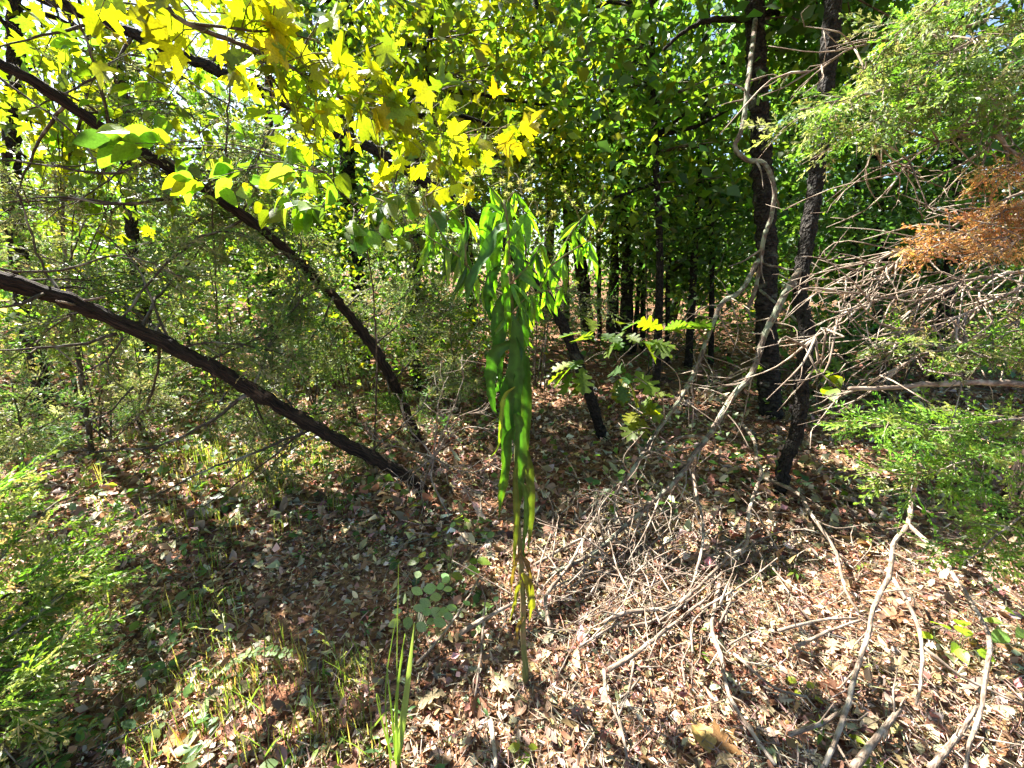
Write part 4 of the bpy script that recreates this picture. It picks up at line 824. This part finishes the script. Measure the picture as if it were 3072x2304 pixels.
# bleached dead shrub left of the weed
root = thing('dead_shrub', 'bleached dead shrub of thin curling twigs left of the weed', 'shrub'); root.location = gp(1340, 1560, -.01)
hub = at(1302, 1372, 2.45)
stem_part(root, [root.location, gp(1345, 1540, .06), at(1295, 1440, 2.42), hub], .008, .006, 'stem', B_TWIG)
for pts in (((1310, 1250, 2.5), (1325, 1180, 2.55), (1345, 1130, 2.6)), ((1370, 1408, 2.4), (1420, 1418, 2.35), (1490, 1385, 2.3)), ((1240, 1420, 2.4), (1210, 1460, 2.4), (1195, 1430, 2.4)), ((1360, 1300, 2.45), (1430, 1280, 2.4), (1490, 1310, 2.4)), ((1330, 1320, 2.5), (1380, 1250, 2.5), (1440, 1240, 2.45)), ((1260, 1320, 2.5), (1220, 1280, 2.5), (1200, 1200, 2.55)), ((1275, 1430, 2.45), (1265, 1490, 2.4), (1275, 1540, 2.4)), ((1340, 1400, 2.4), (1400, 1460, 2.35), (1440, 1480, 2.3)), ((1370, 1200, 2.5), (1390, 1120, 2.5), (1380, 1080, 2.5)), ((1230, 1350, 2.5), (1150, 1330, 2.5), (1100, 1290, 2.55))):
    mb = MB(); q = tube(mb, [hub] + P3(*pts), .0055, .0018, 5, .04, .06, wob=.003); spread_twigs(mb, q, .004, 9, .06, .22)
    for V in mb.V: V -= np.array(root.location)
    mb.build('branch', B_TWIG, root)

# ------------------------------------------------------------------ the tall weed
WD = 1.29
root = thing('tall_weed', 'tall weed with hanging dark green leaves standing in the centre', 'plant'); root.location = gp(1577, 2034, -.01); base = root.location
STEM = [base, gp(1577, 2034, .05)] + P3((1571, 1900, WD), (1566, 1750, WD), (1552, 1500, WD), (1546, 1200, WD), (1539, 1000, WD), (1530, 800, WD), (1519, 650, WD), (1512, 600, WD))
qs = stem_part(root, STEM, .0115, .004, 'stem', B_STEM, .03, 10)
def ribbon(pts, wpx, tint, facing=None, rows=22, wave=.20, fold=.3, tipc=None):
    """one hanging lance-shaped leaf along a path"""
    Q = spline([tuple(p) for p in pts], .012); Q = Q[np.linspace(0, len(Q) - 1, rows + 1).astype(int)]
    W = wpx * pxm(pts[len(pts) // 2]) * .41
    T = nrm(np.gradient(Q, axis=0)); f = np.array(facing if facing is not None else (random.gauss(0, .35), -1, .15), float)
    V = []; tt = []; ph = random.uniform(0, 6)
    tipc = tint if tipc is None else tipc
    for i_, (c, t_) in enumerate(zip(Q, T)):
        s = i_ / rows; nn = nrm(f - t_ * np.dot(f, t_)); x = np.cross(t_, nn)
        hw = W * max(.03, math.sin(math.pi * (.03 + .97 * s) ** .75) ** .85) * (1 + random.gauss(0, .10))
        for k, g in enumerate((-1, -.5, 0, .5, 1)):
            V.append(c + x * hw * g * (1 - .12 * abs(g)) + nn * (fold * hw * abs(g) + wave * W * math.sin(ph + s * 17 + g * 1.3) * abs(g)))
            tt.append(np.array(tint) * (1 - s) + np.array(tipc) * s if g else np.array(tint) * 1.5)
    F = [(r_ * 5 + k, r_ * 5 + k + 1, r_ * 5 + k + 6, r_ * 5 + k + 5) for r_ in range(rows) for k in range(4)]
    mb = MB(); mb.add(np.array(V) - np.array(base), np.array(F), np.array(tt)); return mb.build('leaf', M_WEED, root)
WG = (.030, .085, .016); WB = (.095, .22, .018); WO = (.06, .085, .02); WY = (.14, .13, .025); WBR = (.11, .068, .035)  # brighter WB tint carries the backlight of the upper leaves
def hang(uvs, wpx, tint, dd=0.0, **k):
    ribbon([at(u, v, WD + dd + .01 * z) for z, (u, v) in enumerate(uvs)], wpx, tint, **k)
hang([(1520, 680), (1490, 695), (1462, 760), (1432, 810), (1412, 850), (1402, 900), (1396, 935)], 62, WG, -.06, facing=(-.5, -.8, .5), wave=.2)
hang([(1508, 640), (1470, 622), (1452, 660), (1446, 720), (1444, 780)], 34, WB, -.02)
hang([(1515, 700), (1492, 720), (1484, 790), (1482, 850), (1484, 910)], 46, WB, -.04)
hang([(1515, 660), (1480, 650), (1470, 720), (1466, 800), (1470, 860)], 38, WG, .02)
hang([(1500, 800), (1472, 830), (1462, 890), (1466, 940), (1482, 975)], 40, WG, -.03)
hang([(1525, 880), (1500, 905), (1494, 1000), (1497, 1100), (1500, 1175)], 60, WG, -.03)
hang([(1535, 860), (1562, 890), (1570, 980), (1566, 1060), (1562, 1120)], 55, WG, -.02)
hang([(1530, 740), (1550, 760), (1560, 830), (1558, 900), (1550, 960)], 42, WG, -.03)
hang([(1535, 800), (1512, 815), (1518, 880), (1522, 950), (1520, 1010)], 36, WB, -.05)
hang([(1535, 1030), (1490, 1055), (1474, 1110), (1473, 1170), (1482, 1225), (1492, 1240)], 52, WG, -.03, wave=.2)
hang([(1542, 960), (1552, 1000), (1548, 1110), (1546, 1220), (1541, 1340)], 66, WG, -.06)
hang([(1545, 1040), (1572, 1075), (1578, 1180), (1576, 1300), (1572, 1430)], 56, WG, -.03, tipc=WO)
hang([(1543, 1120), (1524, 1150), (1520, 1240), (1520, 1340), (1524, 1430)], 62, WG, -.04)
hang([(1545, 1160), (1512, 1190), (1502, 1270), (1497, 1330), (1480, 1362), (1456, 1378)], 20, (.14, .19, .03), -.05, wave=.3)
hang([(1545, 1240), (1560, 1280), (1562, 1400), (1556, 1500), (1552, 1560)], 50, WG, -.05, tipc=WO)
hang([(1548, 1280), (1522, 1310), (1516, 1400), (1504, 1480), (1496, 1555)], 44, WG, -.03, tipc=(.09, .14, .02))
hang([(1550, 1330), (1582, 1370), (1592, 1480), (1592, 1580), (1582, 1660)], 36, WO, -.02, tipc=(.10, .11, .03))
hang([(1550, 1390), (1546, 1430), (1550, 1550), (1545, 1640), (1540, 1720)], 26, WO, -.05, tipc=WY)
hang([(1553, 1440), (1575, 1470), (1578, 1560), (1570, 1640), (1575, 1700)], 24, (.05, .10, .02), -.04)
hang([(1562, 1650), (1545, 1690), (1536, 1740), (1532, 1790)], 16, WBR, -.03, wave=.4)
hang([(1562, 1660), (1582, 1690), (1592, 1740), (1586, 1790)], 20, WBR, -.03, wave=.4)
hang([(1566, 1720), (1584, 1750), (1594, 1810), (1588, 1865)], 34, WY, -.02, wave=.3)
hang([(1564, 1740), (1552, 1770), (1542, 1820), (1528, 1868)], 18, WY, -.02, wave=.3)
hang([(1572, 1850), (1556, 1880), (1550, 1930), (1560, 1960)], 18, WBR, -.02, wave=.4)
# flowering side branches with small hanging leaves and fuzzy heads
lmesh = leaf_mesh('lance', T_LANCE, M_LEAFO)
def head_mesh():
    V = []; F = []; r = np.random.default_rng(5)
    for k in range(46):
        d = nrm(r.normal(0, 1, 3) + (0, 0, .45)); s = nrm(np.cross(d, r.normal(0, 1, 3))); b = len(V); l_ = r.uniform(.6, 1.0)
        V += [d * .12 - s * .10, d * .12 + s * .10, d * l_]; F.append((b, b + 1, b + 2))
    mb = MB(); mb.add(np.array(V), np.array(F)); return mb.mesh('flower_head', M_LEAFO)
HM = head_mesh()
def side_branch(uvs, r, leaves, heads, d0=WD, size=.085):
    q = stem_part(root, [at(u, v, d0 + .015 * k) for k, (u, v) in enumerate(uvs)], r, r * .4, 'flower_branch', B_STEM, .03, 5); fb = LAST[0]
    for k in range(leaves):
        b = Vector(q[int((.1 + .9 * (k + random.random()) / leaves) * (len(q) - 1))])
        put_leaf(root, lmesh, b, Vector((random.gauss(0, .4), random.gauss(-.05, .35), -random.uniform(.5, 1.6))), Vector((random.gauss(0, .6), -1, random.gauss(.4, .3))), size * random.uniform(.6, 1.5), pick([WB, WB, WG, LIME[0], LIME[1]]), wid=random.uniform(.4, .75), parent=fb)
    for (u, v) in heads:
        c = at(u, v, d0 + random.gauss(.02, .03)); b = Vector(q[int(np.argmin(np.linalg.norm(q - np.array(c), axis=1)))])
        stem_part(root, [b, (b + c) / 2 + rv(.004), c], .0018, .0012, 'flower_stalk', B_STEM, .03, 4)
        put_leaf(root, HM, c, (random.gauss(0, .2), random.gauss(0, .2), 1), (0, -1, 0), random.uniform(.009, .014), pick([(.20, .21, .15), (.16, .19, .09), (.25, .25, .21), (.11, .15, .04)], .1), 'flower_head', parent=LAST[0])
side_branch([(1519, 650), (1505, 600), (1470, 560), (1440, 530)], .003, 10, [(1420, 520), (1440, 508), (1490, 560), (1470, 540), (1400, 535), (1455, 500), (1505, 545)])
side_branch([(1516, 640), (1525, 600), (1545, 570), (1575, 540)], .003, 12, [(1520, 582), (1550, 598), (1540, 620), (1580, 570), (1600, 530), (1560, 545), (1530, 555), (1590, 600)])
side_branch([(1526, 720), (1550, 680), (1580, 640), (1600, 600)], .003, 16, [(1600, 590), (1570, 620), (1625, 610), (1590, 570), (1615, 640)])
side_branch([(1536, 960), (1600, 900), (1650, 800), (1700, 720), (1760, 640), (1800, 610)], .0045, 26, [(1700, 590), (1690, 565), (1810, 560), (1760, 620), (1790, 590), (1830, 600), (1720, 610), (1745, 585)])
side_branch([(1650, 800), (1690, 770), (1740, 740), (1790, 700)], .003, 14, [(1800, 690), (1780, 670), (1820, 640), (1770, 700)])
side_branch([(1600, 880), (1640, 870), (1690, 860), (1720, 870)], .0028, 12, [(1730, 850), (1700, 840)])
side_branch([(1531, 900), (1450, 850), (1400, 795), (1340, 725), (1290, 640), (1275, 590)], .0042, 22, [(1290, 560), (1330, 540), (1270, 575), (1310, 580), (1340, 560), (1255, 600), (1300, 535)])
side_branch([(1380, 770), (1340, 745), (1290, 715), (1250, 680)], .003, 12, [(1245, 660), (1230, 680), (1270, 670)])
side_branch([(1400, 795), (1395, 740), (1400, 680), (1390, 610)], .003, 12, [(1385, 590), (1400, 575), (1370, 600), (1340, 640)])
side_branch([(1533, 850), (1575, 810), (1610, 760), (1630, 700)], .003, 22, [(1635, 680), (1650, 670), (1600, 700), (1660, 640)], WD - .03)
side_branch([(1538, 940), (1560, 910), (1590, 880), (1640, 900)], .003, 14, [], WD - .04)
for k in range(18):
    b = Vector(qs[int(random.uniform(.72, .98) * (len(qs) - 1))])
    put_leaf(root, lmesh, b, Vector((random.gauss(.1, .7), random.gauss(-.2, .5), -random.uniform(.5, 1.6))), Vector((random.gauss(0, .5), -1, .5)), .12 * random.uniform(.6, 1.4), pick([WB, WG, WG, LIME[0]]), wid=random.uniform(.4, .75))

# ------------------------------------------------------------------ foreground herbs and grasses
def seedling(name, label, base, leaves, size, pal, mesh=('ellipse', T_ELLIPSE), group=None, up=1.0, cat='plant', ny=-.15):
    root = thing(name, label, cat, group); root.location = base
    me = leaf_mesh(mesh[0], mesh[1], M_LEAFO)
    for (u, v, z) in leaves:
        c = gp(u, v, z); stem_part(root, [base, (base + c) / 2 + Vector((0, 0, .02)), c], .0018, .001, 'stem', B_STEM, .03, 4)
        dd = Vector((c.x - base.x, c.y - base.y, 0)).normalized() + Vector((random.gauss(0, .35), random.gauss(0, .35), random.gauss(-.1, .15)))
        put_leaf(root, me, c, dd, Vector((random.gauss(0, .3), random.gauss(ny, .3), up)), size * random.uniform(.75, 1.2), pick(pal, .12), wid=random.uniform(.85, 1.15), parent=LAST[0])
    return root
seedling('bush_clover', 'round-leaved pale green seedling beside the grass blades left of the weed', gp(1235, 1960), [(1250, 1735, .28), (1235, 1765, .28), (1270, 1770, .27), (1310, 1765, .27), (1330, 1770, .26), (1325, 1745, .27), (1335, 1740, .26), (1220, 1800, .25), (1260, 1800, .25), (1290, 1795, .25), (1205, 1830, .22), (1225, 1850, .2), (1265, 1830, .22), (1290, 1830, .22), (1320, 1830, .22), (1340, 1820, .22), (1330, 1845, .2), (1300, 1860, .19), (1280, 1870, .18), (1250, 1870, .18), (1240, 1820, .23), (1200, 1860, .18)], .05, [(.22, .34, .16), (.18, .30, .13), (.24, .35, .16)], ('ellipse', T_ELLIPSE), ny=-1.0)  # pale green leaves, tint raised to include reflected sky
seedling('woodland_herb', 'yellow-green herb with toothed leaves in the shade left of the weed', gp(1345, 1790), [(1340, 1590, .3), (1370, 1575, .3), (1395, 1565, .3), (1310, 1610, .28), (1350, 1640, .26), (1275, 1670, .2), (1260, 1680, .2), (1300, 1700, .18), (1395, 1710, .15), (1410, 1690, .15), (1355, 1725, .12), (1430, 1680, .16), (1370, 1560, .3)], .065, [(.15, .22, .03), (.20, .24, .04), (.10, .18, .03)], ('ovate', T_OVATE))
G_GB = 'greenbrier seedlings in the lower right litter'
seedling('greenbrier', 'bright lime seedling with five broad leaves near the right edge', gp(2870, 1985), [(2800, 1910, .09), (2850, 1890, .1), (2870, 1930, .09), (2890, 1880, .1), (2900, 1910, .1), (2930, 1950, .08), (2875, 1945, .09)], .075, [(.22, .36, .02), (.20, .33, .02)], ('ovate', T_OVATE), G_GB)
seedling('greenbrier', 'pale broad-leaved seedling cut by the right edge', gp(3050, 1960), [(3010, 1870, .1), (3050, 1850, .12), (3070, 1890, .12), (3020, 1900, .1), (3090, 1860, .12)], .08, [(.16, .28, .06)], ('ovate', T_OVATE), G_GB)
seedling('greenbrier', 'two-leaved seedling lit against the dark ground left of the forked branch', gp(2690, 1640), [(2640, 1512, .12), (2665, 1555, .1), (2690, 1520, .12)], .075, [(.12, .24, .03)], ('ovate', T_OVATE), G_GB)
seedling('greenbrier', 'tiny single-leaved seedling below the two-leaved one', gp(2612, 1665), [(2604, 1612, .05), (2612, 1625, .04)], .04, [(.16, .28, .03)], ('ovate', T_OVATE), G_GB)
seedling('greenbrier', 'small seedling with narrow yellow leaves near the bottom edge right of centre', gp(2640, 2300), [(2610, 2270, .04), (2650, 2285, .04), (2630, 2240, .05), (2600, 2235, .04), (2680, 2300, .04)], .06, [(.24, .34, .02)], ('lance', T_LANCE), G_GB)
seedling('greenbrier', 'little yellow-green seedling right of the big brown leaf', gp(2405, 2090), [(2390, 2050, .04), (2420, 2060, .04), (2400, 2075, .03), (2435, 2085, .03)], .04, [(.26, .32, .03)], ('ovate', T_OVATE), G_GB)
seedling('greenbrier', 'small lime seedling at the bottom edge below the weed', gp(1565, 2260), [(1560, 2235, .04), (1585, 2240, .03), (1550, 2250, .03), (1575, 2255, .03), (1560, 2270, .02)], .035, [(.24, .36, .03)], ('ellipse', T_ELLIPSE), G_GB)
G_SD = 'small green seedlings scattered in the litter'
for k in range(120):
    if k % 2: continue
    if k < 70: u, v = random.uniform(-50, 1450), random.uniform(1480, 2290)
    elif k < 95: u, v = random.uniform(1600, 3072), random.uniform(1500, 2290)
    else: u, v = random.uniform(1200, 2300), random.uniform(1150, 1500)
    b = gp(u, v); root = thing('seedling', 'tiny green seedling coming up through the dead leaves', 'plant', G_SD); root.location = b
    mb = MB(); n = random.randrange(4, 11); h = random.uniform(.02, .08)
    lit_side = k >= 70  # sunlight put into the tint: brighter leaves here, duller for the shaded left
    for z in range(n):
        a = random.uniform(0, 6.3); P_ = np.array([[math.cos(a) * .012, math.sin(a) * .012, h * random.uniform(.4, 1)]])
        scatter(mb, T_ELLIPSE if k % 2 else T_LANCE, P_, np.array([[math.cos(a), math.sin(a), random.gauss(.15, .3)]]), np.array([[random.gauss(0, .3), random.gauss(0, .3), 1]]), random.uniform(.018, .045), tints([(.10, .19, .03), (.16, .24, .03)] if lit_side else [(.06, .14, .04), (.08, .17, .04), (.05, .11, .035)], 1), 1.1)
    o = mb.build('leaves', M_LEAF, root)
    mb = MB(); tube(mb, [(0, 0, -.005), (0, 0, h)], .0012, .0008, 4, .03, .02); mb.build('stem', B_STEM, root)
# purple-leaved scraps of herb and green ground cover at left
mb = MB(); x, y = wedge(7500, .7, 5.5); k = (x < -.15 + .12 * np.sin(9 * y)) & (np.sin(3.3 * x + 1) + np.sin(4.1 * y + 2 * x) + rng.normal(0, .5, len(x)) > -.1); x, y = x[k], y[k]; c = len(x); a = rng.uniform(0, 6.3, c)
for tm in (T_ELLIPSE, T_LANCE):
    scatter(mb, tm, np.c_[x, y, hz(x, y) + rng.uniform(.012, .07, c)] + rng.normal(0, .012, (c, 3)), np.c_[np.cos(a), np.sin(a), rng.normal(.1, .4, c)], np.c_[rng.normal(0, .4, (c, 2)), np.ones(c)], rng.uniform(.016, .055, c), tints([(.06, .14, .05), (.08, .17, .05), (.10, .16, .06), (.11, .18, .04)], c), 1.1)
n = 16000; x, y = wedge(n, 2.2, 9.5, power=.8)
den = np.sin(1.9 * x + 2) * np.sin(1.6 * y) + .7 * np.sin(4.1 * x + 2.2 * y) + rng.normal(0, .5, n); k = den > np.where(x < 0, .0, .35); x, y = x[k], y[k]; c = len(x); a = rng.uniform(0, 6.3, c)
scatter(mb, T_SMALL, np.c_[x, y, hz(x, y) + .02 + rng.random(c) ** 1.8 * .28], np.c_[np.cos(a), np.sin(a), rng.normal(.0, .35, c)], np.c_[rng.normal(0, .5, (c, 2)), np.ones(c)], rng.uniform(.03, .085, c), tints(MG + DG + [(.09, .15, .05)], c), 1.3)
tag(mb.build('ground_cover', M_LEAF), 'low green herbs creeping through the litter at left and under the trees', 'ground cover', kind='stuff')
mb = MB(); c = 650; cx = rng.choice([-.9, -.45, -.2, .2, .8, 1.6, 2.3, -1.3], c); x = cx + rng.normal(0, .35, c); y = rng.uniform(.75, 2.3, c); a = rng.uniform(0, 6.3, c)
scatter(mb, T_LANCE, np.c_[x, y, hz(x, y) + .006], np.c_[np.cos(a), np.sin(a), rng.normal(.2, .2, c)], np.c_[rng.normal(0, .5, (c, 2)), np.ones(c)], rng.uniform(.012, .03, c), tints([(.09, .016, .03), (.12, .026, .04), (.07, .016, .026)], c), 1.6)
tag(mb.build('purple_scraps', M_DEAD), 'wine-red scraps of dried leaf and petals in the litter', 'leaf scraps', kind='stuff')
def blades(mb, P, n, h, wd, pal, lean=.35, spread=.03):
    for k in range(n):
        b = Vector(P) + Vector((random.gauss(0, spread), random.gauss(0, spread), 0)); b.z = hz1(b.x, b.y) - .005
        a = random.uniform(0, 6.3); ln = h * random.uniform(.5, 1.15); le = abs(random.gauss(0, lean)); d = Vector((math.cos(a), math.sin(a), 0))
        pts = [b + Vector((0, 0, 1)) * ln * t_ * (1 - .25 * le * t_) + d * ln * le * t_ * t_ for t_ in (0, .25, .5, .75, 1)]
        s = Vector((-d.y, d.x, 0)); ws = (.8, 1, .85, .55, .05)
        V = [p_ + s * wd * w_ * g for p_, w_ in zip(pts, ws) for g in (-.5, .5)]
        F = [(2 * i_, 2 * i_ + 1, 2 * i_ + 3, 2 * i_ + 2) for i_ in range(4)]
        mb.add(np.array([tuple(v_) for v_ in V]), np.array(F), tints(pal, 1)[0])
mb = MB()
for k in range(330):
    u, v = (random.uniform(400, 1150), random.uniform(1950, 2300)) if k < 90 else (random.gauss(720, 180), random.gauss(1400, 75))
    if k > 300: u, v = random.uniform(100, 900), random.uniform(1500, 1900)
    blades(mb, gp(u, v), random.randrange(5, 12), random.uniform(.06, .16) if k < 90 else random.uniform(.06, .22), .0035 if k < 90 else .005, [(.14, .20, .04), (.22, .24, .07), (.30, .26, .11), (.10, .17, .03)])
tag(mb.build('grass', M_GRASS), 'sparse fine grass growing through the litter at lower left', 'grass', kind='stuff')
root = thing('grass_tuft', 'tall tuft of broad light green grass blades at bottom left of the weed', 'grass'); root.location = gp(1180, 2330, -.01)
for (u1, v1, z, wd, col) in ((1243, 1868, .42, .011, (.20, .28, .10)), (1215, 1900, .40, .008, (.15, .24, .05)), (1195, 1690, .5, .003, (.10, .15, .04)), (1210, 1960, .36, .009, (.17, .26, .06)), (1160, 1990, .3, .006, (.13, .22, .04)), (1235, 1990, .3, .007, (.20, .25, .08)), (1130, 2080, .22, .006, (.14, .22, .04)), (1190, 1840, .42, .004, (.12, .2, .04))):
    tp = gp(u1, v1, z) if z < .3 else at(u1, v1, 1.06 + random.uniform(-.03, .03)); b = root.location + Vector((random.gauss(0, .015), random.gauss(0, .015), 0))
    mid = (b + tp) / 2 + Vector((random.gauss(-.012, .012), 0, .03)); Q = spline([tuple(b), tuple(mid), tuple(tp)] + ([tuple(tp + Vector((random.gauss(.02, .03), -.01, -.02)))] if wd < .009 else []), .02); n = len(Q); V = []
    for i_, q_ in enumerate(Q):
        s = i_ / (n - 1); hw = wd * (1 if wd > .01 else .6) * max(.05, (1 - s ** 3)); V += [q_ + np.array((-hw, 0, 0)), q_ + np.array((0, .3 * hw, 0)), q_ + np.array((hw, 0, 0))]
    F = [(3 * i_ + k, 3 * i_ + k + 1, 3 * i_ + k + 4, 3 * i_ + k + 3) for i_ in range(n - 1) for k in (0, 1)]
    mb = MB(); mb.add(np.array(V) - np.array(root.location), np.array(F), col); mb.build('blade', M_GRASS, root)
def seed_grass(label, base, tip, heads, droop=.02):
    root = thing('seed_grass', label, 'grass', 'grasses gone to seed at lower left'); root.location = base
    q = stem_part(root, [base, (base + tip) / 2 + Vector((-.01, 0, .01)), tip], .0022, .0012, 'stem', B_STEM, .02, 5)
    for k in range(heads):
        b = Vector(q[int((.62 + .36 * k / heads) * (len(q) - 1))]); d = Vector((random.choice((-1, 1)) * random.uniform(.4, .9), random.gauss(0, .3), random.uniform(.5, 1.0))).normalized(); ln = random.uniform(.04, .09) * (1.15 - k / heads)
        mb = MB(); tube(mb, [b, b + d * ln], .0007, .0005, 4, .03, .02)
        n = 14; f = rng.random(n); scatter(mb, T_SMALL, np.array(b) + np.outer(f, np.array(d) * ln), np.array(d) + rng.normal(0, .35, (n, 3)), rng.normal(0, 1, (n, 3)), .009, tints([(.32, .34, .14), (.22, .28, .08)], n), 1.2)
        for V in mb.V: V -= np.array(base)
        mb.build('seed_spike', M_GRASS, root)
    for k in range(2):
        b = Vector(q[int((.1 + .25 * k) * (len(q) - 1))]); mb = MB(); d = Vector((random.choice((-1, 1)) * .5, -.1, .8)); pts = [b, b + d * .1, b + d * .18 + Vector((0, 0, -.02))]
        V = [np.array(p_) + np.array((s, 0, 0)) * w_ - np.array(base) for p_, w_ in zip(pts, (.003, .003, .0005)) for s in (-1, 1)]
        mb.add(np.array(V), np.array([(0, 1, 3, 2), (2, 3, 5, 4)]), (.14, .22, .05)); mb.build('blade', M_GRASS, root)
seed_grass('seeding grass stalk leaning left in the lower left foreground', gp(810, 2330, -.01), at(625, 1700, 1.15), 9)
seed_grass('shorter pale seeding grass stalk left of the broad blades', gp(1130, 2320, -.01), at(1108, 1910, 1.05), 8)
seed_grass('thin bare grass stalk standing left of the fern sprig end', gp(815, 2300, -.01), at(795, 1840, 1.1), 2)
seed_grass('slanting grass stalk reaching from the shade to the broad blades', gp(1120, 2140, -.01), at(950, 1860, 1.2), 3)
root = thing('fern_sprig', 'arching feathery green sprig over the litter at lower left', 'plant'); root.location = gp(640, 2040, -.005)
q = stem_part(root, [root.location, gp(690, 1990, .06), gp(780, 1955, .09), gp(870, 1960, .07)], .0018, .001, 'stem', B_STEM, .015, 4)
em = leaf_mesh('ellipse', T_ELLIPSE, M_LEAFO)
for k in range(2, len(q)):
    for s in (-1, 1):
        put_leaf(root, em, q[k], (random.gauss(.2, .1), s * 1.0, random.gauss(.2, .15)), (0, 0, 1), random.uniform(.018, .028), pick(LIME), 'leaflet')

# ------------------------------------------------------------------ single fallen leaves
dm = leaf_mesh('dead_oval', grid_leaf(ova(.34), 6, .35, .25, .25, .03, 41), M_DEADO); do_ = leaf_mesh('dead_oak', (lambda t_: (t_[0] * np.array((1.1, 1, 1)) + np.c_[np.zeros((len(t_[0]), 2)), .10 * np.sin(t_[0][:, 1] * 5) + .05 * np.sin(t_[0][:, 0] * 9)], t_[1]))(T_OAK), M_DEADO); dmp = leaf_mesh('dead_maple', (T_MAPLE[0] + np.c_[np.zeros((len(T_MAPLE[0]), 2)), .08 * np.sin(T_MAPLE[0][:, 1] * 6 + T_MAPLE[0][:, 0] * 7)], T_MAPLE[1]), M_DEADO)
def fallen(label, u, v, me, size, col, rot=None, group=None, tilt=.25, z=.022):
    a = random.uniform(0, 6.3) if rot is None else R(rot); b = gp(u, v, z)
    if rot is not None: col = tuple(c_ * .6 for c_ in col)
    o = put_leaf(None, me, b, (math.cos(a), math.sin(a), random.gauss(.1, tilt)), (random.gauss(0, tilt), random.gauss(-.1, tilt), 1), size, col, 'fallen_leaf')
    return tag(o, label, 'leaf', group)
G_FL = 'single dead leaves lying on the litter'
for lb, u, v, me, s, col, rot in (('large smooth rust-brown oval leaf lying flat in the lower right litter', 2300, 2120, dm, .11, (.36, .17, .09), 60), ('pale yellow curled leaf near the bottom edge, right of centre', 2130, 2260, dm, .11, (.55, .38, .12), 100), ('orange-yellow leaf at the lower left corner', 180, 2200, dm, .10, (.50, .27, .06), 40), ('bright orange leaf at the bottom edge left', 500, 2270, dmp, .09, (.45, .20, .03), 70),
    ('tan star-shaped leaf in front of the weed base, left one', 1340, 2085, do_, .11, (.52, .40, .22), 200), ('pale tan lobed leaf just in front of the weed base', 1470, 2075, do_, .10, (.58, .47, .30), 20), ('brown curled leaf below the tan lobed leaves', 1425, 2160, dm, .09, (.30, .15, .08), 80), ('dark ochre curled leaf in the shade at left', 640, 1870, dm, .10, (.28, .14, .05), 20), ('reddish-brown upright leaf in the brush pile', 1985, 1720, do_, .10, (.26, .10, .05), 90),
    ('ochre leaf on the dark ground left of the forked branch', 2580, 1670, dm, .09, (.45, .27, .09), 30), ('cream leaf near the bottom right corner', 2820, 2230, dm, .09, (.62, .54, .36), 110), ('long yellow-cream leaf lying by the forked branch foot', 2530, 2030, dm, .12, (.55, .47, .22), 95), ('cream oval leaf lower right of the big brown leaf', 2590, 2180, dm, .06, (.60, .50, .30), 10), ('orange-brown leaf scrap in the bottom right corner', 3000, 2270, do_, .09, (.42, .20, .09), 45),
    ('rust leaf behind the right seedling', 2730, 1870, do_, .10, (.42, .20, .09), 140), ('brown leaf at the very bottom, below the pale yellow curled leaf', 2150, 2300, dm, .08, (.55, .40, .20), 0), ('tan leaf catching the sun left of the dead shrub', 1120, 1500, dm, .10, (.50, .38, .26), 40)):
    fallen(lb, u, v, me, s, col, rot)
for k in range(130):
    u, v = (random.uniform(0, 3072), random.uniform(1500, 2300)) if k < 90 else (random.uniform(400, 2900), random.uniform(1050, 1500))
    fallen('small dry leaf lying among the crumbled litter', u, v, random.choice((dm, do_, dm, dmp)), random.uniform(.045, .085), pick([(.19, .105, .058), (.23, .16, .095), (.16, .072, .04), (.26, .195, .12), (.22, .13, .045)]), None, G_FL, .35)
